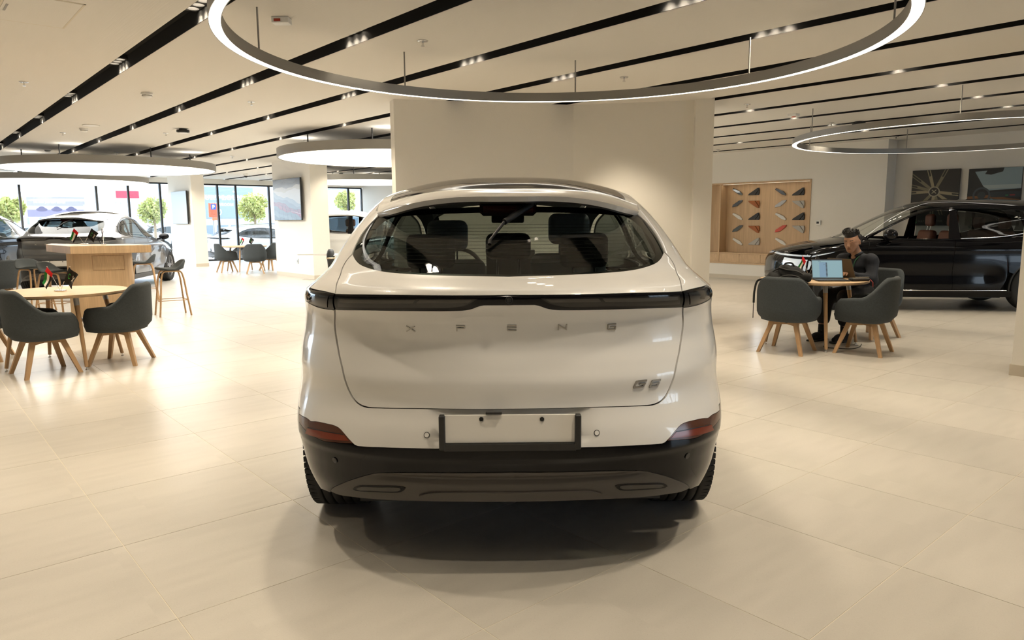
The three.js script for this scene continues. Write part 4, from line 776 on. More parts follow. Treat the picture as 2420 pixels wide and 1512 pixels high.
// counter
{
  const Y1 = 1.09, A = onY(108, 577.5, Y1), B = onY(165, 582, Y1), C = onY(357, 578.5, Y1), c = B.clone().lerp(C, 0.5).setY(0);
  const o = thing('counter', 'oak veneered standing counter with a thick top and panel door', 'counter', c, 0);
  const rel = p => [p.x - c.x, p.z - c.z], a0 = rel(A), b0 = rel(B), c0 = rel(C);
  const t = [c0[0] - b0[0], c0[1] - b0[1]], tl = Math.hypot(...t); t[0] /= tl; t[1] /= tl; const n = [t[1], -t[0]]; // along the front edge, and away from the camera
  const P = (u, v) => [b0[0] + t[0] * u + n[0] * v, b0[1] + t[1] * u + n[1] * v];
  const e0 = [a0[0] + n[0] * 0.55, a0[1] + n[1] * 0.55];
  part('counter_top', extrude([a0, b0, c0, P(tl - 0.32, 0.72), P(0.1, 0.9), e0].map(p => [p[0], -p[1]]), 0.11, 0.004).rotateX(-PI / 2).translate(0, Y1 - 0.11, 0), M.oak, o);
  const bl = 0.03, br = tl - 0.27, v0 = 0.10, rr = 0.13, dep = 0.55;
  const sh = new THREE.Shape(), mv = (f, u, v) => { const p = P(u, v); sh[f](p[0], -p[1]); }, qd = (u, v, u2, v2) => { const p = P(u, v), q = P(u2, v2); sh.quadraticCurveTo(p[0], -p[1], q[0], -q[1]); };
  mv('moveTo', bl + 0.06, v0); mv('lineTo', br - rr, v0); qd(br, v0, br, v0 + rr); mv('lineTo', br - 0.15, v0 + dep); mv('lineTo', bl - 0.02, v0 + dep); mv('lineTo', bl - 0.12, v0 + 0.16); qd(bl - 0.05, v0 + 0.03, bl + 0.06, v0);
  part('body', new THREE.ExtrudeGeometry(sh, { depth: 0.92, bevelEnabled: false, curveSegments: 14 }).rotateX(-PI / 2).translate(0, 0.06, 0), M.oak, o);
  const fr = new THREE.Matrix4().makeBasis(new THREE.Vector3(t[0], 0, t[1]), new THREE.Vector3(0, 1, 0), new THREE.Vector3(-n[0], 0, -n[1])).setPosition(b0[0] + n[0] * v0, 0, b0[1] + n[1] * v0);
  part('plinth', span(bl + 0.06, br - 0.12, 0, 0.06, -dep + 0.1, -0.04).applyMatrix4(fr), M.black, o);
  const dx0 = lerp(bl, br, 0.30), dx1 = lerp(bl, br, 0.86), dy0 = 0.735, dy1 = 0.945;
  part('panel_gap_shade', box(dx1 - dx0, dy1 - dy0, 0.004, (dx0 + dx1) / 2, (dy0 + dy1) / 2, 0.0012).applyMatrix4(fr), M.oakDarkGapShade, o);  // dark plate behind the door: shade of the gap painted in, no real recess
  part('panel_door', rbox(dx1 - dx0 - 0.009, dy1 - dy0 - 0.009, 0.010, 0.001, (dx0 + dx1) / 2, (dy0 + dy1) / 2, 0.0).applyMatrix4(fr), M.oak, o);
  const cTop = 1.092;
  put(flags0, onY(199, 577, cTop), TH0 + 0.2, 'pair of desk flags on the counter, green and red flag unfurled beside the black', 'flags', 'desk flags');
  put(flags0, onY(245, 578.5, cTop), TH0 - 1.1, 'pair of desk flags on the counter, the black flag in front', 'flags', 'desk flags');
}
put(stool0, onY(410, 744), TH0 + 2.2, 'charcoal bar stool with bent oak legs standing clear of the counter', 'stool', 'bar stools');
put(stool0, onY(345, 712), TH0 + 2.0, 'charcoal bar stool tucked against the side of the counter by the grey car', 'stool', 'bar stools');
put(stool0, onY(85, 735), TH0 - 2.0, 'charcoal bar stool behind the counter under the tail of the grey car', 'stool', 'bar stools');
put(stool0, onY(138, 752), TH0 - 1.6, 'charcoal bar stool at the counter behind the flags of the round table', 'stool', 'bar stools');
// far group by the windows
put(table0, W(-7.55, 20.4), 0.1, 'round oak table by the street windows between two pillars', 'table');
put(chair0, onY(537, 643), TH0 - 0.9, 'dark grey tub chair at the window table beside the far pillar', 'chair', 'tub chairs');
put(chair0, onY(604, 646), TH0 + 0.35, 'dark grey tub chair with its back square to the room at the window table', 'chair', 'tub chairs');
put(chair0, onY(640, 638), TH0 + 1.3, 'dark grey tub chair half hidden by the pillar with the screen', 'chair', 'tub chairs');
put(flags0, W(-7.45, 20.3, 0.742), TH0, 'pair of desk flags on the table by the street windows', 'flags', 'desk flags');
// right group
const TR = onY(1915, 813.5), TR_TURN = turnTo(TR, onY(1952, 832.5));
put(buildTable(0.565), TR, TR_TURN, 'round pale oak table where the man works at a laptop', 'table');
put(chair0, onY(1859, 829), TH0 - 0.7, 'dark grey tub chair with a backpack on it at the laptop table', 'chair', 'tub chairs');
put(chair0, onY(2040, 832), TH0 + 0.85, 'dark grey tub chair standing empty at the laptop table', 'chair', 'tub chairs');
put(chair0, W(4.32, 8.56), TH0 + 1.95, 'dark grey tub chair the working man sits on', 'chair', 'tub chairs');
// ---------------------------------------------------------------- the boxier SUV
const SV = carSurfaces({
  width: [[0.2, 0.90], [0.3, 0.94], [0.45, 0.965], [0.7, 0.97], [0.95, 0.96], [1.04, 0.945], [1.10, 0.905], [1.2, 0.865], [1.4, 0.80], [1.55, 0.735], [1.62, 0.68], [1.7, 0.58]],
  tail: [[0.2, 0.2], [0.4, 0.06], [0.6, 0.0], [0.9, 0.02], [1.1, 0.08], [1.3, 0.2], [1.55, 0.42], [1.65, 0.62]],
  nose: [[0.2, 4.72], [0.35, 4.83], [0.55, 4.88], [0.72, 4.87], [0.84, 4.80], [0.92, 4.60], [0.98, 4.38], [1.04, 4.05], [1.08, 3.85], [1.2, 3.60], [1.35, 3.30], [1.5, 2.98], [1.6, 2.65], [1.68, 2.3]],
  top: [[0.3, 1.52], [0.5, 1.62], [1.0, 1.685], [2.0, 1.70], [2.35, 1.68], [2.62, 1.61], [3.0, 1.455], [3.7, 1.12], [3.82, 1.085], [4.2, 1.035], [4.55, 0.965], [4.78, 0.89]],
  edge: [[0.3, 1.38], [0.5, 1.5], [1.0, 1.57], [2.0, 1.595], [2.4, 1.56], [2.7, 1.475], [3.6, 1.085], [3.82, 1.035], [4.2, 0.98], [4.55, 0.90], [4.78, 0.82]],
  Lr: 0.7, nr: 2.6, Lf: 0.95, nf: 2.7,
  relief: (d, y) => 0.014 * Math.exp(-(((y - 0.93) / 0.045) ** 2)) * smooth(0.6, 1.2, d) * smooth(4.6, 4.0, d) - 0.022 * Math.exp(-(((y - 0.55) / 0.13) ** 2)) * smooth(1.4, 1.75, d) * smooth(3.5, 3.1, d),
});
function buildSuv(paint) {
  const car = new THREE.Group(), S = SV, EDGE = 0.93, R = 0.37, AX = [0.96, 3.96], AR = 0.405;
  const box2 = p => { let a = [9, 0, 9, 0]; for (const v of p) a = [Math.min(a[0], v[0]), Math.max(a[1], v[0]), Math.min(a[2], v[1]), Math.max(a[3], v[1])]; return a; };
  const grid = (map, poly, hA, hB, o) => { const p = outline(poly, 0.03), b = box2(p), lo = Math.min(...p.map(v => v[0])); return panel(map, p, steps(lo - 1e-3, b[1] + 1e-3, Math.max(3, Math.round((b[1] - lo) / hA))), steps(b[2] - 1e-3, b[3] + 1e-3, Math.max(3, Math.round((b[3] - b[2]) / hB))), o); };
  const topPanel = (poly, o = {}) => grid(S.top, poly, 0.07, 0.05, { out: 1, ...o });
  const sidePanel = (s, poly, o = {}) => grid(S.side(s), poly, 0.05, 0.03, { out: s > 0 ? 1 : -1, ...o });
  const frontPanel = (poly, o = {}) => grid(S.front, poly, 0.05, 0.03, { out: -1, ...o });
  const rearPanel = (poly, o = {}) => grid(S.rear, poly, 0.05, 0.03, { out: 1, ...o });
  const c1 = p => [p[0], p[1], 1], arch = (d0, a0, a1, n = 14) => Array.from({ length: n + 1 }, (_, i) => { const a = lerp(a0, a1, i / n); return [d0 + AR * Math.cos(a), R + AR * Math.sin(a)]; });
  const ends = a => a.map((p, i) => i === 0 || i === a.length - 1 ? c1(p) : p);
  const rl = (y0, y1, n = 10) => Array.from({ length: n + 1 }, (_, i) => { const y = lerp(y0, y1, i / n); return [S.rearD(EDGE, y), y]; });
  const fl = (y0, y1, n = 6) => Array.from({ length: n + 1 }, (_, i) => { const y = lerp(y0, y1, i / n); return [S.frontD(EDGE, y), y]; });
  part('roof', topPanel(mirrored([[0, 0.42, 1], [-0.7, 0.5], [-0.999, 0.7, 1], [-0.999, 1.5], [-0.999, 2.4, 1], [-0.5, 2.55], [0, 2.6, 1]])), paint, car);
  part('headliner', topPanel(mirrored([[0, 0.6, 1], [-0.97, 0.8, 1], [-0.97, 2.4, 1], [0, 2.58, 1]]), { off: -0.03, thick: 0 }), CM.lining, car);
  part('windscreen', topPanel(mirrored([[0, 2.61, 1], [-0.5, 2.56], [-0.93, 2.45, 1], [-0.94, 3.0], [-0.945, 3.55, 1], [-0.5, 3.70], [0, 3.74, 1]]), { thick: 0 }), CM.glassFront, car);
  for (const s of [-1, 1]) part('front_pillar', topPanel([[s * 0.935, 2.45, 1], [s * 0.999, 2.41, 1], [s * 0.999, 3.0], [s * 0.999, 3.6, 1], [s * 0.95, 3.55, 1], [s * 0.945, 3.0]], { thick: 0.02 }), paint, car);
  part('hood', topPanel(mirrored([[0, 3.78, 1], [-0.5, 3.74], [-0.995, 3.6, 1], [-0.995, 4.0], [-0.99, 4.4], [-0.97, 4.72, 1], [-0.5, 4.76], [0, 4.77, 1]]), { thick: 0.02 }), paint, car);
  const wf = [[3.42, 1.105, 1], [3.1, 1.27], [2.78, 1.415], [2.52, 1.495], [2.25, 1.525, 1], [2.30, 1.10, 1], [2.9, 1.10]];
  const wr = [[2.10, 1.10, 1], [2.14, 1.528, 1], [1.7, 1.525], [1.22, 1.49, 1], [1.16, 1.20, 1], [1.5, 1.13]], wq = [[1.10, 1.21, 1], [1.15, 1.482, 1], [0.8, 1.40], [0.66, 1.30, 1]];
  const all = [[3.50, 1.085, 1], [3.1, 1.295], [2.78, 1.435], [2.5, 1.518], [2.2, 1.548], [1.7, 1.545], [1.2, 1.51], [0.8, 1.425], [0.60, 1.30, 1]];
  for (const s of [-1, 1]) {
    part('rear_side_glass', sidePanel(s, wr, { off: -0.004, thick: 0 }), CM.glassSide, car); part('quarter_glass', sidePanel(s, wq, { off: -0.004, thick: 0 }), CM.glassSide, car);
    part('window_frame', [sidePanel(s, [c1([2.11, 1.09]), c1([2.29, 1.09]), c1([2.24, 1.545]), c1([2.15, 1.545])], { off: -0.002 }), sidePanel(s, [c1([1.105, 1.20]), c1([1.155, 1.195]), c1([1.215, 1.50]), c1([1.155, 1.49])], { off: -0.002 }), tube([...all, [0.66, 1.27], [1.1, 1.19], [1.5, 1.12], [2.2, 1.09], [3.0, 1.09]].map(p => S.side(s)(p[0], p[1])), 0.010, 160, 6, true)], M.blackGloss, car);
    part('bright_strip', tube([[2.12, 1.098], [1.6, 1.118], [1.2, 1.17], [0.9, 1.24], [0.62, 1.33]].map(p => S.side(s)(p[0], p[1]).add(new THREE.Vector3(s * 0.012, 0, 0))), 0.008, 60, 8), M.chrome, car);
    { const RR = [c1([0.62, 1.42]), [0.7, 1.5], [1.0, S.yE(1.0)], [1.5, S.yE(1.5)], [2.0, S.yE(2)], [2.4, S.yE(2.4)], [2.7, S.yE(2.7)], [3.1, S.yE(3.1)], c1([3.6, S.yE(3.6)]), c1([3.50, 1.085]), [3.1, 1.295], [2.78, 1.435], [2.5, 1.518], [2.2, 1.548], [1.7, 1.545], [1.2, 1.51], [0.8, 1.425], c1([0.62, 1.33])];
      part('roof_rail', sidePanel(s, RR), paint, car); part('inner_lining', sidePanel(s, RR, { off: -0.012, thick: 0 }), CM.lining, car); }
    part('rear_quarter', sidePanel(s, [c1([S.rearD(EDGE, 0.5), 0.5]), ...rl(0.55, 1.36, 12), c1([S.rearD(EDGE, 1.40), 1.40]), c1([0.60, 1.40]), c1([0.60, 1.28]), [1.1, 1.185], c1([1.30, 1.145]), [1.42, 0.9], c1([1.39, 0.6]), ...arch(AX[0], 0.55, PI - 0.33, 12)]), paint, car);
    part('rear_door', sidePanel(s, [c1([1.305, 1.145]), [1.6, 1.112], c1([2.20, 1.088]), [2.22, 0.7], c1([2.20, 0.32]), c1([1.5, 0.32]), [1.42, 0.5], [1.425, 0.85]]), paint, car);
    part('front_door', sidePanel(s, [c1([2.207, 1.088]), [2.227, 0.7], c1([2.207, 0.32]), c1([3.40, 0.32]), [3.50, 0.6], [3.52, 0.9], c1([3.47, 1.075])]), paint, car);
    for (const [d, y] of [[1.66, 0.90], [2.46, 0.895]]) { const g = new THREE.Group(); g.name = 'door_handle'; car.add(g); part('grip', sidePanel(s, [c1([d - 0.1, y - 0.014]), c1([d + 0.1, y - 0.014]), c1([d + 0.1, y + 0.014]), c1([d - 0.1, y + 0.014])], { off: 0.004, thick: 0.004 }), paint, g); }
    part('front_fender', sidePanel(s, [c1([3.477, 1.075]), [3.527, 0.9], [3.507, 0.6], c1([3.46, 0.40]), ...ends(arch(AX[1], PI - 0.1, 0.25, 12)), ...fl(0.5, 0.76, 4), c1([S.frontD(EDGE, 0.80), 0.80]), [4.45, 0.895], [4.1, 0.965], c1([3.62, 1.06])]), paint, car);
    part('sill', sidePanel(s, [c1([1.33, 0.312]), c1([1.31, 0.22]), c1([3.58, 0.22]), c1([3.57, 0.312])], { off: 0.004 }), M.blackGloss, car);
    part('sill_strip', tube([[1.40, 0.325], [2.3, 0.318], [3.5, 0.318]].map(p => S.side(s)(p[0], p[1]).add(new THREE.Vector3(s * 0.012, 0, 0))), 0.008, 40, 8), M.chrome, car);
    for (const a of AX) part('wheel_arch', tube(arch(a, -0.25, PI + 0.25, 20).map(p => S.side(s)(p[0], p[1]).add(new THREE.Vector3(-s * 0.01, 0, 0))), 0.014, 60, 8), CM.trim, car);
    const mir = new THREE.Group(); mir.name = 'door_mirror'; mir.position.set(s * 0.96, 1.10, -3.22); car.add(mir);
    part('mirror_shell', ball(0.11, s * 0.08, 0.06, 0, 1.1, 0.80, 0.95), M.blackGloss, mir); part('mirror_arm', rod([-s * 0.06, -0.06, 0], [s * 0.04, 0.02, 0], 0.025, 0.03), M.blackGloss, mir);
    addWheel(car, s * 0.945, R, AX[0], 0.255, false); addWheel(car, s * 0.945, R, AX[1], 0.255, false);
    part('headlamp', frontPanel([[s * 0.62, 0.80, 1], [s * 0.92, 0.775, 1], [s * 0.92, 0.60, 1], [s * 0.66, 0.62, 1]], { off: 0.006 }), CM.headlight, car);
    part('running_lamp', frontPanel([[s * 0.10, 0.868, 1], [s * 0.92, 0.842, 1], [s * 0.92, 0.820, 1], [s * 0.10, 0.85, 1]], { off: 0.006 }), CM.headlight, car);
    part('headlamp', sidePanel(s, [c1([S.frontD(EDGE, 0.62), 0.62]), c1([S.frontD(EDGE, 0.76), 0.76]), c1([4.36, 0.745]), c1([4.40, 0.63])], { off: 0.006 }), CM.headlight, car);
    part('running_lamp', sidePanel(s, [c1([S.frontD(EDGE, 0.815), 0.815]), c1([S.frontD(EDGE, 0.84), 0.84]), c1([4.02, 0.90]), c1([4.10, 0.875])], { off: 0.006 }), CM.headlight, car);
  }
  part('front_bumper', frontPanel(mirrored([[0, 0.875, 1], [-0.6, 0.865], [-EDGE, 0.83, 1], [-EDGE, 0.5], [-EDGE, 0.36, 1], [-0.5, 0.28], [0, 0.28, 1]]), { thick: 0.02 }), paint, car);
  part('front_grille', frontPanel(mirrored([[0, 0.46, 1], [-0.6, 0.45, 1], [-0.7, 0.30, 1], [0, 0.29, 1]]), { off: 0.006 }), CM.trim, car);
  part('tailgate', rearPanel(mirrored([[0, 1.18, 1], [-0.8, 1.18], [-EDGE, 1.18, 1], [-EDGE, 0.6], [-EDGE, 0.32, 1], [-0.5, 0.28], [0, 0.28, 1]]), { thick: 0.02 }), paint, car);
  part('rear_window', rearPanel(mirrored([[0, 1.56, 1], [-0.8, 1.53, 1], [-EDGE, 1.19, 1], [0, 1.19, 1]]), { thick: 0 }), CM.glassSide, car);
  part('under_body', [span(-0.66, 0.66, 0.2, 0.5, -4.5, -0.4), span(-0.82, 0.82, 0.2, 0.6, -3.5, -1.42), span(-0.62, 0.62, 0.5, 0.9, -4.4, -0.4), span(-0.85, 0.85, 0.6, 0.95, -3.5, -3.2), span(-0.70, 0.70, 0.85, 0.98, -4.3, -3.6)], CM.dark, car);
  part('rear_bench', [rbox(1.3, 0.66, 0.16, 0.06, 0, 0.88, -1.25), rbox(1.3, 0.16, 0.55, 0.06, 0, 0.6, -1.6)], CM.seatTan, car);
  for (const x of [-0.42, 0.42]) { const g = new THREE.Group(); g.name = 'rear_headrest'; car.add(g); part('pad', rbox(0.27, 0.18, 0.1, 0.045, x, 1.32, -1.24), CM.seatTan, g); seatParts(car, x, 0.55, 2.2, 0.52, CM.seatTan); }
  part('dashboard', rbox(1.5, 0.22, 0.5, 0.08, 0, 0.98, -3.4), CM.seatDark, car);
  part('steering_wheel', new THREE.TorusGeometry(0.18, 0.016, 10, 36).rotateX(-0.35).translate(-0.4, 1.05, -2.98), CM.seatDark, car);
  return car;
}
const suv = buildSuv(PAINT_BLACK); suv.name = numbered('suv_car'); scene.add(suv);
suv.scale.set(0.95, 1.0, 0.94); suv.position.copy(W(8.83, 11.4)); suv.rotation.y = TH0 + 82 * PI / 180;
tag(suv, 'glossy black SUV with tan seats parked below the two posters', 'car');
// small lamp glow of the lit headlight
{ const g = new THREE.PointLight(rgb(0.85, 0.93, 1), 0.25, 0, 2); g.position.copy(new THREE.Vector3(-0.80, 0.69, -4.86).applyAxisAngle(new THREE.Vector3(0, 1, 0), suv.rotation.y).add(suv.position)); g.castShadow = true; scene.add(g); }
CM.headlight.emissive = rgb(0.8, 0.9, 1); CM.headlight.emissiveIntensity = 0.35;
const whiteSuv = repaint(copy(suv, W(-6.35, 19.9), TH0 - 88 * PI / 180, 'white SUV with a pale roof seen between the pillar and the partition'), PAINT_BLACK, paintOf([0.80, 0.80, 0.78], 0.3));
const sageCar = repaint(copy(suv, W(0.9, 16.2), TH0 + 88 * PI / 180, 'pale grey-green car, its nose showing behind the rotor pod'), PAINT_BLACK, paintOf([0.26, 0.32, 0.31], 0.3));
// ---------------------------------------------------------------- on the walls
// oak display case let into the right wall
const zOf = px => onX(px, 520, X_RIGHT).z, yOf = (px, py) => onX(px, py, X_RIGHT).y;
{
  const o = thing('display_case', 'oak display case with drawers let into the white wall', 'display case', new THREE.Vector3(X_RIGHT, 0, (nicheL + nicheR) / 2), 0);
  const x = v => v - 0, zc = (nicheL + nicheR) / 2, Z = v => v - zc, f = 0.035, dep = 0.28, z0 = Z(nicheL), z1 = Z(nicheR), y0 = nicheBot, y1 = nicheTop, zm = Z(zOf(1701)), ys = yOf(1800, 599);
  part('back_panel', span(dep - 0.02, dep, ys, y1, z0, z1), M.oak, o);
  part('frame', [span(-0.015, dep, y1 - f, y1, z0, z1), span(-0.015, dep, y0, y0 + f, z0, z1), span(-0.015, dep, y0 + f, y1 - f, z1 - f, z1), span(-0.015, dep, y0 + f, y1 - f, z0, z0 + f), span(-0.015, dep, y0 + f, y1 - f, zm - f / 2, zm + f / 2)], M.oak, o);
  part('ledge', span(-0.01, dep, ys - 0.03, ys, z0 + f, z1 - f), M.oak, o);
  const n = 4, za = zm + f / 2, zb = z1 - f;
  for (let k = 0; k < n; k++) part('drawer', rbox(0.02, ys - 0.03 - y0 - f - 0.006, (zb - za) / n - 0.006, 0.002, 0.0, (ys - 0.03 + y0 + f) / 2, lerp(za, zb, (k + 0.5) / n)), M.oak, o);
  part('drawer', rbox(0.02, ys - 0.03 - y0 - f - 0.006, zm - f / 2 - z0 - f - 0.006, 0.002, 0.0, (ys - 0.03 + y0 + f) / 2, (zm - f / 2 + z0 + f) / 2), M.oak, o);
  part('drawer_box', span(0.02, dep, y0 + f, ys - 0.03, z0 + f, z1 - f), M.oakDarkGapShade, o);
  // lamp strip along the top
  const zs0 = za + 0.02, zs1 = zb - 0.02;
  part('lamp_strip', span(0.03, 0.05, y1 - f - 0.008, y1 - f, zs0, zs1), std([0.9, 0.85, 0.7], 0.5, 0, { emissive: WARM, emissiveIntensity: 0.5 }), o);
  const l = new THREE.RectAreaLight(WARM, 6, 0.03, zs1 - zs0); l.position.set(X_RIGHT + 0.05, y1 - f - 0.012, (zs0 + zs1) / 2 + zc); l.lookAt(X_RIGHT + 0.24, y1 - 1.2, (zs0 + zs1) / 2 + zc); l.castShadow = true;
  l.rotation.set(-PI / 2 , 0, 0); scene.add(l);
  // colour samples
  const xb = X_RIGHT + dep - 0.02;
  const kinds = { a: [[0, 0.06], [0.03, 0.10], [0.22, 0.02], [0.30, -0.06], [0.28, -0.09], [0.18, -0.06]], d: [[0, -0.08], [0.02, -0.02], [0.20, 0.09], [0.30, 0.10], [0.28, 0.05], [0.14, -0.06]], w: null, v: null };
  const big = [[-0.16, -0.08], [-0.14, -0.045], [0.10, 0.10], [0.14, 0.10], [0.14, 0.06], [0.03, -0.08]], strip = [[0.045, -0.08], [0.155, 0.06], [0.155, -0.03], [0.14, -0.08]];
  const flipY = p => p.map(([a, b]) => [a, -b]);
  const C = { black: std([0.015, 0.015, 0.015], 0.5), graphite: phys([0.06, 0.075, 0.08], 0.25, { clearcoat: 1 }), silver: phys([0.42, 0.43, 0.44], 0.3, { clearcoat: 1 }), white: phys([0.68, 0.67, 0.63], 0.3, { clearcoat: 1 }), red: phys([0.55, 0.045, 0.012], 0.3, { clearcoat: 1 }), tan: std([0.33, 0.10, 0.022], 0.6), grey: std([0.42, 0.41, 0.38], 0.7), navy: phys([0.016, 0.018, 0.024], 0.2, { clearcoat: 1 }) };
  const cn = { black: 'black', graphite: 'graphite', silver: 'silver', white: 'white', red: 'red', tan: 'tan leather', grey: 'pale grey leather', navy: 'near-black gloss' };
  const rowsY = [453.5, 482, 512, 541, 571], colX = [1744, 1783, 1846, 1888];
  const grid = [[['a', 'graphite'], ['w', 'black'], ['a', 'navy'], ['w', 'black']], [['d', 'navy'], ['v', 'tan'], ['d', 'silver'], ['v', 'grey']], [['a', 'white'], ['w', 'black'], ['a', 'white'], ['w', 'black']], [['d', 'graphite'], ['v', 'tan'], ['d', 'red'], ['v', 'grey']], [['a', 'white'], ['w', 'grey'], ['a', 'white'], null]];
  const rowName = ['top', 'second', 'middle', 'fourth', 'bottom'], colName = ['first', 'second', 'third', 'last'];
  grid.forEach((row, r) => row.forEach((cell, c) => {
    if (!cell) return; const p = onX(colX[c], rowsY[r], xb), [k, col] = cell, sc = 0.92;
    const where = `in ${rowName[r]} display row, ${colName[c]} from the oak post`;
    const mk = pts => extrude(pts.map(q => [q[0] * sc, q[1] * sc]), 0.035, 0.008, 2).rotateY(-PI / 2).translate(-0.001, 0, 0);
    const t = thing('colour_sample', (k === 'a' || k === 'd' ? `${cn[col]} sample wing ` : `${cn[col]} two-piece sample `) + where, 'sample', new THREE.Vector3(xb - 0.0, p.y, p.z), 0, 'colour samples');
    if (k === 'a' || k === 'd') part('plate', mk((k === 'a' ? kinds.a : kinds.d).map(q => [q[0] - 0.15, q[1]])), C[col], t);
    else { const fl = k === 'v' ? flipY : q => q; part('panel', mk(fl(big)), C[col], t); part('strip', mk(fl(strip)), C[col], t); }
  }));
}
// thermostat
{ const p = onX(1935, 526, X_RIGHT), t = thing('thermostat', 'small white thermostat with a dark display on the white wall', 'thermostat', new THREE.Vector3(X_RIGHT, p.y, p.z)); part('case', rbox(0.024, 0.10, 0.10, 0.006, -0.012, 0, 0), M.white, t); part('display', box(0.002, 0.045, 0.055, -0.025, 0.0, -0.012), M.black, t); }
// posters
function poster(px0, px1, py0, py1, tex, label) {
  const a = onX(px0, py0, XP), b = onX(px1, py1, XP), zc = (a.z + b.z) / 2, yc = (a.y + b.y) / 2, w = Math.abs(b.z - a.z), h = Math.abs(a.y - b.y);
  const t = thing('poster', label, 'poster', new THREE.Vector3(XP - 0.03, yc, zc), -PI / 2);
  part('board', box(w, h, 0.04, 0, 0, 0.008), M.black, t); part('print', new THREE.PlaneGeometry(w - 0.004, h - 0.004).translate(0, 0, 0.0285), std('#ffffff', 0.45, 0, { map: tex }), t);
}
const starText = (c, w, h) => { c.strokeStyle = '#3f9a52'; c.lineWidth = 7; c.beginPath(); c.arc(60, h - 60, 15, 0.5, 5.9); c.stroke(); c.beginPath(); c.arc(64, h - 40, 14, -0.4, 2.6); c.stroke(); c.fillStyle = '#8b8578'; c.font = '30px sans-serif'; c.fillText('GULF STAR MOTORS', 92, h - 42); };
const wheelArt = canvasTex(512, 680, (c, w, h) => {
  c.fillStyle = '#14110d'; c.fillRect(0, 0, w, h); c.save(); c.translate(250, 265);
  for (let k = 0; k < 10; k++) { const a = [-2.35, -1.75, -1.05, 0.25, 1.35, 1.7, 2.35, 3.2, -2.75, 0.75][k]; c.save(); c.rotate(a); c.fillStyle = k % 2 ? '#8d8368' : '#6f664f'; c.beginPath(); c.moveTo(40, -18); c.lineTo(150, -30); c.lineTo(520, -70); c.lineTo(520, -30); c.lineTo(160, 6); c.lineTo(40, 12); c.fill(); c.fillStyle = '#0f0d0a'; c.beginPath(); c.moveTo(190, -24); c.lineTo(500, -58); c.lineTo(500, -42); c.lineTo(200, -8); c.fill(); c.restore(); }
  c.fillStyle = '#97907c'; c.beginPath(); c.arc(0, 0, 62, 0, TAU); c.fill(); c.fillStyle = '#1b1712'; c.beginPath(); c.arc(0, 0, 50, 0, TAU); c.fill();
  c.strokeStyle = '#a39a82'; c.lineWidth = 9; c.beginPath(); c.moveTo(-24, -22); c.lineTo(24, 22); c.moveTo(24, -22); c.lineTo(-24, 22); c.stroke(); c.restore();
  c.fillStyle = '#16130f'; c.fillRect(0, h - 130, w, 130); starText(c, w, h);
});
const cabinArt = canvasTex(512, 620, (c, w, h) => {
  c.fillStyle = '#7f9299'; c.fillRect(0, 0, w, h); c.fillStyle = '#9aa6a8'; c.fillRect(0, 180, w, 40);
  c.fillStyle = '#15191b'; c.beginPath(); c.moveTo(0, 0); c.lineTo(340, 0); c.lineTo(330, 40); c.lineTo(220, 70); c.lineTo(160, 60); c.lineTo(180, 25); c.lineTo(60, 30); c.lineTo(150, 190); c.lineTo(210, 240); c.lineTo(512, 225); c.lineTo(512, h); c.lineTo(0, h); c.fill();
  c.fillStyle = '#6e4524'; c.beginPath(); c.moveTo(0, 300); c.lineTo(210, 290); c.lineTo(512, 345); c.lineTo(512, 372); c.lineTo(200, 320); c.lineTo(0, 330); c.fill();
  c.fillStyle = '#232c33'; c.fillRect(230, 255, 282, 60); c.fillStyle = '#7c2b32'; c.fillRect(410, 285, 50, 16); c.fillStyle = '#2e6d44'; c.fillRect(370, 288, 28, 14);
  c.strokeStyle = '#394046'; c.lineWidth = 20; c.beginPath(); c.arc(140, 290, 78, 0, TAU); c.stroke(); c.fillStyle = '#2a3034'; c.beginPath(); c.arc(140, 290, 40, 0, TAU); c.fill();
  c.strokeStyle = '#4f94a8'; c.lineWidth = 6; c.beginPath(); c.moveTo(230, 330); c.lineTo(500, 420); c.moveTo(300, 430); c.lineTo(380, 380); c.stroke();
  c.fillStyle = '#12110f'; c.fillRect(0, h - 130, w, 130); starText(c, w, h);
});
poster(2160, 2262, 404, 533, wheelArt, 'dark poster of a car wheel hub and spokes behind the black SUV');
poster(2293, 2408, 400, 533, cabinArt, 'poster of a car cabin with steering wheel behind the black SUV');
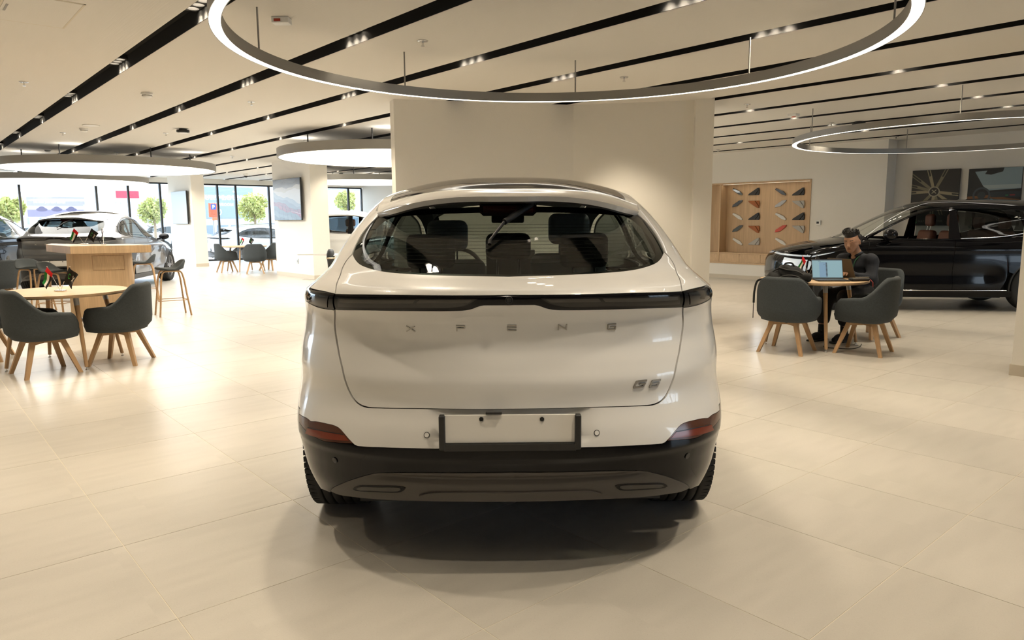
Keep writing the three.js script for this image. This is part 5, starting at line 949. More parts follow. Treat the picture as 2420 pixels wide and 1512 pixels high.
// screens on the pillars
function screen(face, px0, px1, py0, py1, mat, label) {
  const a = onX(px0, py0, face), b = onX(px1, py1, face), zc = (a.z + b.z) / 2, yc = (a.y + b.y) / 2, w = Math.abs(b.z - a.z), h = a.y - b.y;
  const t = thing('wall_screen', label, 'screen', new THREE.Vector3(face - 0.08, yc, zc), -PI / 2);
  part('case', rbox(w, h, 0.045, 0.006, 0, 0, 0), M.black, t); part('display', new THREE.PlaneGeometry(w - 0.012, h - 0.012).translate(0, 0, 0.0235), mat, t); part('bracket', box(0.3, 0.3, 0.055, 0, 0, -0.05), M.black, t);
}
const marble = canvasTex(512, 512, (c, w, h) => {
  const bands = [[0, '#6b747b'], [60, '#3b4043'], [120, '#c9c2b2'], [165, '#d8d6d0'], [205, '#9fb0bd'], [250, '#8798a8'], [300, '#93515f'], [345, '#a85563'], [375, '#7d919e'], [430, '#8fa4b0'], [480, '#728794']];
  for (let i = 0; i < bands.length; i++) { c.fillStyle = bands[i][1]; c.beginPath(); const y0 = bands[i][0]; c.moveTo(0, i === 0 ? 0 : h); c.lineTo(0, y0); for (let x = 0; x <= w; x += 16) c.lineTo(x, y0 + (y0 > 200 ? x * 0.28 - 40 : -x * 0.06) + Math.sin(x * 0.018 + i * 1.3) * 14 + Math.sin(x * 0.05 + i) * 5); c.lineTo(w, h); c.lineTo(0, h); c.fill(); }
  c.strokeStyle = 'rgba(60,80,100,0.5)'; c.lineWidth = 6; for (let k = 0; k < 7; k++) { c.beginPath(); c.moveTo(20 + k * 70, 300 + k * 12); c.lineTo(40 + k * 78, 512); c.stroke(); }
  c.strokeStyle = 'rgba(255,255,255,0.85)'; c.lineWidth = 5; c.beginPath(); c.moveTo(330, 400); c.lineTo(512, 440); c.stroke();
});
screen(ps.x, 653, 722, 426, 520, std('#9a9a9a', 0.25, 0, { map: marble, emissive: '#ffffff', emissiveMap: marble, emissiveIntensity: 0.06 }), 'square screen with flowing blue and crimson abstract art on the pillar');
screen(pf.x, 411, 452, 454, 529, std([0.30, 0.35, 0.37], 0.4), 'switched-off grey screen on the far white pillar by the windows');
// socket plates
{ const p = onX(704, 617, ps.x), t = thing('wall_socket', 'small steel socket plate low on the pillar with the screen', 'socket', new THREE.Vector3(ps.x, p.y, p.z)); part('plate', rbox(0.012, 0.12, 0.09, 0.003, -0.006, 0, 0), M.steel, t); part('insert', box(0.004, 0.05, 0.05, -0.013, 0, 0), M.steelMatt, t); }
// ---------------------------------------------------------------- on the ceiling
{
  const chrome = M.chrome;
  const s0 = new THREE.Group(); s0.name = 'sprinkler'; part('escutcheon', lathe([[0.001, 0], [0.045, 0], [0.04, -0.008], [0.012, -0.010], [0.001, -0.010]], 24), chrome, s0); part('head', [cyl(0.008, 0.010, 0.03, 0, -0.024, 0, 12), cyl(0.016, 0.016, 0.003, 0, -0.042, 0, 12)], chrome, s0);
  const sp = [[56, 193], [594, 240], [999, 96], [1475, 182], [1766, 246], [1965, 290], [392, 314], [148, 313], [722, 331], [2118, 322], [1697, 353], [549, 369], [274, 360]];
  for (const [x, y] of sp) { const p = onY(x, y, CEIL); const c = put(s0, p, 0, 'chrome pendent sprinkler head on the white ceiling', 'sprinkler', 'sprinkler heads'); c.scale.setScalar(1.05); }
  const d0 = new THREE.Group(); d0.name = 'smoke_detector'; part('base', cyl(0.055, 0.06, 0.02, 0, -0.01, 0), M.white, d0); part('dome', lathe([[0.001, -0.055], [0.03, -0.052], [0.045, -0.04], [0.05, -0.02]], 24), M.white, d0);
  part('vent', new THREE.TorusGeometry(0.047, 0.004, 6, 28).rotateX(PI / 2).translate(0, -0.032, 0), M.steelMatt, d0);
  const det = [[347, 219, 'round white smoke detector between two ceiling slots near the large ring'], [112, 352, 'round white smoke detector above the glowing disc beside the first slot'], [198, 303, 'small white detector next to the round ceiling speaker']];
  for (const [x, y, l] of det) { const c = put(d0, onY(x, y, CEIL), 0, l, 'detector', 'smoke detectors'); c.scale.setScalar(1.15); }
  const e0 = thing('emergency_lamp', 'small white box sounder with a red opening inside the large ring', 'alarm', onY(665, 42, CEIL), TH0); part('case', rbox(0.13, 0.045, 0.09, 0.006, 0, -0.023, 0), M.white, e0); part('red_window', box(0.05, 0.018, 0.004, -0.02, -0.026, 0.046), std([0.35, 0.03, 0.01], 0.4), e0);
  for (const [x, y, l] of [[432, 304, 'black ceiling projector puck between the slots left of the partition'], [2030, 287, 'black ceiling puck above the right ring pendant'], [806, 409, 'black ceiling puck by the glowing discs behind the pillar']]) { const t = thing('ceiling_puck', l, 'sensor', onY(x, y, CEIL)); part('body', cyl(0.10, 0.10, 0.035, 0, -0.04, 0), M.black, t); part('mount', cyl(0.06, 0.06, 0.03, 0, -0.012, 0), M.black, t); part('lens', cyl(0.07, 0.085, 0.015, 0, -0.063, 0), M.white, t); }
  const sk = thing('ceiling_speaker', 'round flush white speaker grille in the ceiling', 'speaker', onY(215, 296, CEIL)); part('grille', cyl(0.12, 0.12, 0.006, 0, -0.003, 0, 40), M.white, sk); part('ring', new THREE.TorusGeometry(0.12, 0.006, 8, 48).rotateX(PI / 2).translate(0, -0.004, 0), M.ceiling, sk);
  const al = thing('ceiling_alarm', 'white square alarm unit on the ceiling above the right ring', 'alarm', onY(1876, 269, CEIL)); part('case', rbox(0.13, 0.04, 0.13, 0.01, 0, -0.02, 0), M.white, al); part('red_window', cyl(0.03, 0.03, 0.01, 0, -0.043, 0), std([0.4, 0.05, 0.02], 0.4), al);
  const dc = thing('dome_camera', 'white dome security camera with a dark lens near the windows', 'camera', onY(581, 411, CEIL)); part('base', cyl(0.08, 0.085, 0.06, 0, -0.03, 0), M.white, dc); part('dome', ball(0.06, 0, -0.06, 0, 1, 0.9, 1), M.blackGloss, dc);
}
// ---------------------------------------------------------------- rotor of the display aircraft beside the pillar
{
  const base = W(-3.42, 13.6), o = thing('rotor_stand', 'black twin rotor pod with silver propeller blades beside the pillar', 'rotor', base, TH0);
  part('pod', [lathe([[0.001, 0.90], [0.035, 0.895], [0.06, 0.86], [0.075, 0.80], [0.075, 0.74]], 24), lathe([[0.07, 0.71], [0.062, 0.60], [0.055, 0.42], [0.06, 0.34], [0.001, 0.33]], 24)], M.blackPlastic, o);
  part('pod_ring', lathe([[0.001, 0.745], [0.082, 0.74], [0.082, 0.71], [0.001, 0.705]], 24), std([0.5, 0.38, 0.24], 0.3, 0.8), o);
  part('foot', [cyl(0.03, 0.03, 0.33, 0, 0.165, 0), cyl(0.18, 0.2, 0.02, 0, 0.01, 0)], M.blackPlastic, o);
  const blade = (len) => { const g = new THREE.BoxGeometry(len, 0.012, 0.08, 24, 1, 1), p = g.attributes.position; for (let i = 0; i < p.count; i++) { const u = p.getX(i) / len + 0.5, c = lerp(1, 0.35, u), tw = lerp(0.5, 0.12, u), z = p.getZ(i) * c, y = p.getY(i); p.setXYZ(i, p.getX(i) + len / 2 + 0.03, y * Math.cos(tw) - z * Math.sin(tw), y * Math.sin(tw) + z * Math.cos(tw)); } g.computeVertexNormals(); return g; };
  for (const [y, a] of [[0.79, PI - 0.12], [0.30, PI - 0.35]]) for (const k of [0, PI]) part('blade', blade(0.62).rotateY(a + k).translate(0, y, 0), std([0.62, 0.60, 0.56], 0.3, 0.3), o);
  part('arm', rod([0.05, 0.52, 0], [1.3, 0.55, -0.3], 0.05, 0.06), M.blackPlastic, o);
}
// ---------------------------------------------------------------- the man at the laptop and what lies on his table
function field(bones, k) { // smooth union of tapered capsules: [ax, ay, az, ra, bx, by, bz, rb, squash z]
  return (x, y, z) => {
    let acc = 0;
    for (const b of bones) {
      const dx = b[4] - b[0], dy = b[5] - b[1], dz = b[6] - b[2], L = dx * dx + dy * dy + dz * dz || 1e-9, t = clamp(((x - b[0]) * dx + (y - b[1]) * dy + (z - b[2]) * dz) / L, 0, 1);
      const ex = x - b[0] - dx * t, ey = y - b[1] - dy * t, ez = (z - b[2] - dz * t) / (b[8] ?? 1);
      acc += Math.exp(-(Math.sqrt(ex * ex + ey * ey + ez * ez) - lerp(b[3], b[7], t)) / k);
    }
    return -k * Math.log(acc + 1e-30);
  };
}
function blob(bones, cell, k, noise) {
  let lo = [9, 9, 9], hi = [-9, -9, -9];
  for (const b of bones) for (const [i, r] of [[0, b[3]], [4, b[7]]]) for (let a = 0; a < 3; a++) { lo[a] = Math.min(lo[a], b[i + a] - r - 0.03); hi[a] = Math.max(hi[a], b[i + a] + r + 0.03); }
  const half = Math.max(hi[0] - lo[0], hi[1] - lo[1], hi[2] - lo[2]) / 2 + cell * 2, c = lo.map((v, i) => (v + hi[i]) / 2), R = Math.ceil(2 * half / cell), f = field(bones, k);
  const mc = new MarchingCubes(R, new THREE.MeshBasicMaterial(), false, false, 120000); mc.isolation = 0;
  const hs = R / 2;
  for (let z = 0; z < R; z++) for (let y = 0; y < R; y++) for (let x = 0; x < R; x++) {
    const px = c[0] + (x - hs) / hs * half, py = c[1] + (y - hs) / hs * half, pz = c[2] + (z - hs) / hs * half;
    let d = 0.2; if (px > lo[0] && px < hi[0] && py > lo[1] && py < hi[1] && pz > lo[2] && pz < hi[2]) { d = f(px, py, pz); if (noise && d < 0.06) d += noise(px, py, pz); }
    mc.field[x + y * R + z * R * R] = -d;
  }
  mc.update(); const n = mc.count, pos = new Float32Array(n * 3);
  for (let i = 0; i < n; i++) for (let a = 0; a < 3; a++) pos[i * 3 + a] = c[a] + mc.positionArray[i * 3 + a] * half;
  let g = new THREE.BufferGeometry(); g.setAttribute('position', new THREE.BufferAttribute(pos, 3)); g = mergeVertices(g, 1e-5); g.computeVertexNormals();
  return g;
}
{
  const skin = std([0.40, 0.22, 0.135], 0.55), navy = std([0.010, 0.013, 0.020], 0.85, 0, { bumpMap: rep(fabricTex, 4), bumpScale: 0.0006 }), blackCloth = std([0.007, 0.007, 0.008], 0.9), hair = std([0.006, 0.005, 0.005], 0.55);
  // he faces towards the left and a little towards us: local +z is the way he faces, +x his left
  const seat = onY(2072, 795), turn = Math.atan2(W(-0.80, -0.45).x, W(-0.80, -0.45).z);
  const at = W(4.09, 8.42), o = thing('person', 'man in a navy shirt typing on a laptop at the round table', 'person', new THREE.Vector3(at.x, 0, at.z), turn);
  const cap = (a, ra, b, rb, q) => [...a, ra, ...b, rb, q];
  const hip = 0.53, HD = [0, 1.135, 0.17];
  const J = { pel: [0, hip, -0.02], waist: [0, 0.70, 0.0], chest: [0, 0.87, 0.05], neck: [0, 1.0, 0.085], shL: [0.185, 0.935, 0.06], shR: [-0.185, 0.935, 0.06], elL: [0.245, 0.715, 0.12], elR: [-0.245, 0.725, 0.16], wrL: [0.12, 0.785, 0.335], wrR: [-0.10, 0.785, 0.37], hpL: [0.09, hip, 0], hpR: [-0.09, hip, 0], knL: [0.12, 0.52, 0.40], knR: [-0.13, 0.51, 0.40], anL: [0.10, 0.10, 0.36], anR: [-0.12, 0.10, 0.47] };
  const body = blob([cap(J.pel, 0.11, J.waist, 0.11, 0.8), cap(J.waist, 0.11, J.chest, 0.125, 0.75), cap(J.chest, 0.10, J.neck, 0.055), cap(J.neck, 0.05, [0, 1.07, 0.12], 0.05), cap(J.shL, 0.06, J.elL, 0.042), cap(J.elL, 0.042, J.wrL, 0.028), cap(J.shR, 0.06, J.elR, 0.042), cap(J.elR, 0.042, J.wrR, 0.028), cap(J.hpL, 0.085, J.knL, 0.058), cap(J.knL, 0.056, J.anL, 0.036), cap(J.hpR, 0.085, J.knR, 0.058), cap(J.knR, 0.056, J.anR, 0.036)], 0.013, 0.012);
  // head turned down to the screen
  const hb = [cap([0, 0.045, -0.018], 0.082, [0, 0.035, 0.02], 0.078), cap([0, -0.02, 0.035], 0.062, [0, -0.075, 0.062], 0.034), cap([0.03, -0.02, 0.03], 0.045, [0.015, -0.07, 0.06], 0.03), cap([-0.03, -0.02, 0.03], 0.045, [-0.015, -0.07, 0.06], 0.03), cap([0, 0.015, 0.094], 0.011, [0, -0.018, 0.112], 0.015), cap([0.026, 0.03, 0.083], 0.012, [0.045, 0.028, 0.072], 0.012), cap([-0.026, 0.03, 0.083], 0.012, [-0.045, 0.028, 0.072], 0.012), cap([0.078, 0.018, -0.008], 0.011, [0.083, -0.018, -0.004], 0.010), cap([-0.078, 0.018, -0.008], 0.011, [-0.083, -0.018, -0.004], 0.010), cap([-0.016, -0.046, 0.092], 0.0085, [0.016, -0.046, 0.092], 0.0085), cap([0, -0.05, -0.02], 0.052, [0, -0.11, -0.05], 0.05)];
  const hm = new THREE.Matrix4().makeRotationFromEuler(new THREE.Euler(0.24, 0.22, 0)).setPosition(...HD);
  const head = blob(hb, 0.0045, 0.006).applyMatrix4(hm);
  const hand = (w, s) => { // palm and five bent fingers over the keys
    const b = [cap([w[0], w[1], w[2]], 0.026, [w[0] - s * 0.008, w[1] + 0.004, w[2] + 0.06], 0.024, 1)];
    [[-0.028, 0.060, 0.068], [-0.010, 0.066, 0.078], [0.008, 0.064, 0.074], [0.025, 0.058, 0.058]].forEach(([dx, z0, L]) => { const x = w[0] - s * 0.008 + dx, k = [x + dx * 0.15, w[1] + 0.016, w[2] + z0 + L * 0.45], e = [x + dx * 0.25, w[1] - 0.010, w[2] + z0 + L * 0.85]; b.push(cap([x, w[1] + 0.006, w[2] + z0 * 0.9], 0.0095, k, 0.0088), cap(k, 0.0088, e, 0.0075)); });
    const tx = w[0] - s * 0.03; b.push(cap([tx, w[1], w[2] + 0.02], 0.013, [tx - s * 0.022, w[1] - 0.004, w[2] + 0.055], 0.010), cap([tx - s * 0.022, w[1] - 0.004, w[2] + 0.055], 0.010, [tx - s * 0.016, w[1] - 0.010, w[2] + 0.085], 0.008));
    return blob(b, 0.004, 0.0035);
  };
  part('body', [body, head, hand(J.wrL, 1), hand(J.wrR, -1)].map(g => { g.deleteAttribute('uv'); return g; }), skin, o);
  const up = (p, e) => p;
  part('shirt', blob([cap([0, 0.55, -0.02], 0.14, J.waist, 0.132, 0.8), cap(J.waist, 0.130, J.chest, 0.138, 0.76), cap(J.chest, 0.105, [0, 0.958, 0.06], 0.062), cap(J.shL, 0.062, J.elL, 0.052), cap(J.elL, 0.052, [0.14, 0.772, 0.30], 0.042), cap(J.shR, 0.062, J.elR, 0.052), cap(J.elR, 0.052, [-0.125, 0.775, 0.33], 0.043), cap([0.09, 0.94, 0.055], 0.060, J.shL, 0.058), cap([-0.09, 0.94, 0.055], 0.060, J.shR, 0.058)], 0.013, 0.02, (x, y, z) => 0.007 * Math.sin(x * 34 + y * 20 + z * 9) * Math.sin(y * 29 + z * 31 - x * 11)), navy, o);
  part('collar', [tube([[0.058, 1.022, 0.065], [0.06, 1.005, 0.11], [0.035, 0.975, 0.150]], 0.015, 20, 8), tube([[-0.058, 1.022, 0.065], [-0.06, 1.005, 0.11], [-0.035, 0.975, 0.150]], 0.015, 20, 8), tube([[0.058, 1.022, 0.065], [0, 1.03, 0.03], [-0.058, 1.022, 0.065]], 0.015, 20, 8)], navy, o);
  part('trousers', blob([cap(J.pel, 0.135, [0, 0.58, -0.02], 0.13, 0.9), cap(J.hpL, 0.105, J.knL, 0.082), cap(J.knL, 0.080, [0.105, 0.25, 0.375], 0.072), cap(J.hpR, 0.105, J.knR, 0.082), cap(J.knR, 0.080, [-0.125, 0.25, 0.44], 0.072)], 0.013, 0.02), blackCloth, o);
  part('sock', rod([0.10, 0.05, 0.36], [0.10, 0.19, 0.368], 0.042, 0.042), blackCloth, o); part('sock', rod([-0.12, 0.05, 0.47], [-0.122, 0.19, 0.46], 0.042, 0.042), blackCloth, o);
  for (const a of [J.anL, J.anR]) { const g = new THREE.Group(); g.name = 'shoe'; o.add(g); part('upper', blob([cap([a[0], 0.062, a[2] - 0.03], 0.045, [a[0], 0.05, a[2] + 0.10], 0.042), cap([a[0], 0.05, a[2] + 0.08], 0.042, [a[0], 0.038, a[2] + 0.17], 0.030)], 0.008, 0.012), blackCloth, g); part('sole', rbox(0.088, 0.022, 0.29, 0.01, a[0], 0.011, a[2] + 0.065), std([0.02, 0.02, 0.02], 0.7), g); part('laces', [new THREE.TorusGeometry(0.022, 0.0022, 6, 20).scale(1, 0.6, 1).rotateY(1.2).translate(a[0] + 0.02, 0.125, a[2] + 0.06), rod([a[0], 0.11, a[2] + 0.03], [a[0] + 0.01, 0.09, a[2] + 0.09], 0.002)], std([0.12, 0.12, 0.11], 0.8), g); }
  // hair: short at the sides, swept up on top
  const tufts = [cap([0, 0.075, -0.03], 0.078, [0, 0.085, 0.025], 0.062), cap([0.045, 0.04, -0.06], 0.048, [-0.045, 0.04, -0.06], 0.048), cap([0.062, 0.055, -0.02], 0.03, [0.068, 0.03, -0.02], 0.022), cap([-0.062, 0.055, -0.02], 0.03, [-0.068, 0.03, -0.02], 0.022)];
  for (let k = 0; k < 90; k++) { const a = rnd(-2.3, 2.3), r = rnd(0.005, 0.078), x = Math.sin(a) * r, z = Math.cos(a) * r - 0.008; tufts.push(cap([x, 0.108, z - 0.008], 0.015, [x * 1.2 + rnd(-0.014, 0.014), 0.140 + rnd(0, 0.026) - r * 0.15, z * 1.1 + rnd(-0.006, 0.022)], 0.0035)); }
  part('hair', blob(tufts, 0.0036, 0.003).applyMatrix4(hm), hair, o);
  part('eyebrow', [rod([0.016, 0.043, 0.0985], [0.05, 0.043, 0.0835], 0.0042, 0.003, 8), rod([-0.016, 0.043, 0.0985], [-0.05, 0.043, 0.0835], 0.0042, 0.003, 8)].map(g => g.applyMatrix4(hm)), hair, o);
  part('eye', [ball(0.0085, 0.033, 0.021, 0.0885, 1.5, 0.42, 0.6), ball(0.0085, -0.033, 0.021, 0.0885, 1.5, 0.42, 0.6)].map(g => g.applyMatrix4(hm)), std([0.02, 0.014, 0.01], 0.3), o);
  part('lips', [ball(0.012, 0, -0.0435, 0.0995, 1.5, 0.35, 0.4), ball(0.012, 0, -0.0505, 0.0985, 1.35, 0.4, 0.4)].map(g => g.applyMatrix4(hm)), std([0.28, 0.10, 0.075], 0.5), o);
  part('lanyard', [tube([[0.055, 1.02, 0.04], [0.066, 0.99, 0.10], [0.05, 0.93, 0.165], [0.022, 0.80, 0.178]], 0.0055, 30, 6), tube([[-0.055, 1.02, 0.04], [-0.066, 0.99, 0.10], [-0.045, 0.93, 0.165], [0.0, 0.80, 0.178]], 0.0055, 30, 6)], std([0.03, 0.12, 0.06], 0.7), o);
  part('wristwatch', [new THREE.TorusGeometry(0.036, 0.008, 8, 24).translate(J.wrL[0] + 0.004, J.wrL[1] - 0.003, J.wrL[2] - 0.022)], std([0.01, 0.01, 0.01], 0.4), o);
}
const TT = 0.7425; // table top
function laptop(screenPx, basePx, faceTurn, mat, label, lid = 1.85) {
  const p = onY(basePx[0], basePx[1], TT), o = thing('laptop', label, 'laptop', p, faceTurn), w = 0.33, d = 0.225;
  part('base', rbox(w, 0.014, d, 0.005, 0, 0.008, d / 2), mat, o); part('keyboard', box(w * 0.84, 0.001, d * 0.45, 0, 0.0155, d * 0.36), M.blackPlastic, o); part('trackpad', box(w * 0.36, 0.001, d * 0.3, 0, 0.0153, d * 0.8), mat, o);
  const L = new THREE.Group(); L.name = 'lid'; L.position.set(0, 0.012, 0); L.rotation.x = -(lid - PI / 2); o.add(L);
  part('cover', rbox(w, 0.225, 0.007, 0.003, 0, 0.1125, 0), mat, L);
  return [o, L, w];
}
{
  const sheet = canvasTex(512, 340, (c, w, h) => { c.fillStyle = '#9fc6cf'; c.fillRect(0, 0, w, h); c.fillStyle = '#1c2b3a'; c.fillRect(0, 0, w, 18); c.fillStyle = '#8bb1cc'; c.fillRect(120, 52, 130, h - 60); c.fillStyle = '#26323c'; for (let k = 0; k < 11; k++) c.fillRect(232, 62 + k * 24, 26, 17); c.fillStyle = '#6b8a96'; c.fillRect(105, 26, 36, 6); c.fillRect(105, 36, 50, 5); c.fillRect(130, 58, 30, 4); c.fillRect(175, 58, 24, 4); c.fillRect(196, 84, 18, 14); });
  const space = std([0.05, 0.05, 0.052], 0.4, 0.6), umber = std([0.10, 0.085, 0.07], 0.4, 0.6);
  const [a, lid, w] = laptop(null, [1956, 661], TH0 - 0.12, space, 'open laptop with a pale blue spreadsheet on its screen', 1.92);
  part('display', new THREE.PlaneGeometry(w - 0.012, 0.208).translate(0, 0.116, 0.0042), std([0.02, 0.02, 0.02], 0.3, 0, { emissive: '#ffffff', emissiveMap: sheet, emissiveIntensity: 0.62 }), lid);
  const sl = new THREE.RectAreaLight(rgb(0.7, 0.9, 1), 0.5, w - 0.02, 0.2); lid.updateWorldMatrix(true, true); sl.position.copy(new THREE.Vector3(0, 0.116, 0.012).applyMatrix4(lid.matrixWorld)); sl.lookAt(new THREE.Vector3(0, 0.116, 1).applyMatrix4(lid.matrixWorld)); sl.rotateY(PI); sl.castShadow = true; scene.add(sl);
  laptop(null, [1993, 656], Math.atan2(W(0.80, 0.35).x, W(0.80, 0.35).z), umber, 'open dark laptop in front of the man, its lid turned away', 1.95);
  // zip pouch with tassel
  const pz = onY(2030, 664, TT), po = thing('pouch', 'black woven zip pouch with a red tassel on the table edge', 'pouch', pz, TH0 + 0.1); part('bag', rbox(0.20, 0.035, 0.10, 0.016, 0, 0.018, 0), std([0.015, 0.014, 0.014], 0.6, 0, { bumpMap: rep(fabricTex, 2), bumpScale: 0.002 }), po); part('tassel', [rod([0.10, 0.02, 0.04], [0.112, -0.01, 0.075], 0.004), rod([0.112, -0.01, 0.075], [0.113, -0.06, 0.078], 0.006, 0.004)], std([0.30, 0.03, 0.02], 0.7), po); part('zip', [rod([-0.09, 0.034, 0.03], [0.09, 0.034, 0.03], 0.003)], std([0.4, 0.3, 0.12], 0.4, 0.8), po);
  // headphones
  const hp = thing('headphones', 'black over-ear headphones lying by the spreadsheet laptop', 'headphones', onY(1897, 659, TT), TH0); part('ear_cup', [cyl(0.038, 0.036, 0.045, -0.055, 0.023, 0.02), new THREE.TorusGeometry(0.032, 0.012, 10, 24).rotateX(PI / 2).translate(-0.055, 0.046, 0.02)], M.blackPlastic, hp); part('ear_cup', [cyl(0.038, 0.036, 0.045, 0.055, 0.023, 0.02), new THREE.TorusGeometry(0.032, 0.012, 10, 24).rotateX(PI / 2).translate(0.055, 0.046, 0.02)], M.blackPlastic, hp); part('headband', tube([[-0.06, 0.03, 0.02], [-0.085, 0.035, -0.06], [0, 0.04, -0.125], [0.085, 0.035, -0.06], [0.06, 0.03, 0.02]], 0.009, 48, 8), M.blackPlastic, hp);
  put(flags0, onY(1921, 655, TT).add(W(0, 0.12)), TH0 + 0.5, 'desk flags half hidden behind the spreadsheet laptop', 'flags', 'desk flags');
  // backpack on the chair
  const cl = std([0.009, 0.009, 0.009], 0.85), bp = onY(1859, 829).add(W(-0.01, 0.02)), bk = thing('backpack', 'black backpack heaped on the chair with a strap hanging down', 'backpack', bp, TH0 - 0.4);
  part('sack', blob([[-0.10, 0.60, -0.02, 0.13, 0.12, 0.62, 0.0, 0.13], [-0.12, 0.76, 0.0, 0.09, 0.10, 0.80, 0.02, 0.085], [-0.04, 0.86, 0.02, 0.07, 0.05, 0.86, 0.02, 0.06], [-0.16, 0.78, 0.05, 0.06, -0.20, 0.72, 0.05, 0.05]], 0.012, 0.02, (x, y, z) => 0.008 * Math.sin(x * 47 + y * 30) * Math.cos(z * 40 + y * 35)), cl, bk);
  part('webbing', [tube([[-0.18, 0.70, 0.12], [-0.08, 0.80, 0.125], [0.06, 0.82, 0.12], [0.2, 0.74, 0.10]], 0.008, 30, 6), tube([[-0.10, 0.90, 0.06], [-0.02, 0.88, 0.10], [0.10, 0.86, 0.10], [0.18, 0.80, 0.10]], 0.007, 30, 6), tube([[-0.22, 0.79, 0.06], [-0.14, 0.87, 0.05], [-0.02, 0.92, 0.04]], 0.009, 30, 6)], std([0.02, 0.02, 0.02], 0.6), bk); part('side_pocket', rbox(0.14, 0.10, 0.10, 0.04, 0.16, 0.80, 0.06).rotateZ(0.0), cl, bk); part('top_handle', tube([[-0.06, 0.90, 0.04], [-0.03, 0.945, 0.04], [0.03, 0.945, 0.04], [0.06, 0.90, 0.04]], 0.009, 24, 8), cl, bk);
  part('strap', [tube([[-0.21, 0.78, 0.10], [-0.30, 0.76, 0.10], [-0.33, 0.66, 0.10], [-0.335, 0.52, 0.10]], 0.012, 30, 6).scale(1, 1, 1), rbox(0.006, 0.17, 0.03, 0.002, -0.336, 0.44, 0.10)], cl, bk);
  // cable on the floor
  single('floor_cable', tube([onY(1946, 819), onY(1958, 822), onY(1985, 824), onY(2010, 825), onY(2030, 821), onY(2036, 814)].map(p => p.setY(0.005)), 0.005, 60, 6), std([0.06, 0.06, 0.055], 0.6), 'dark charging cable lying on the tiles under the laptop table', 'cable');
}
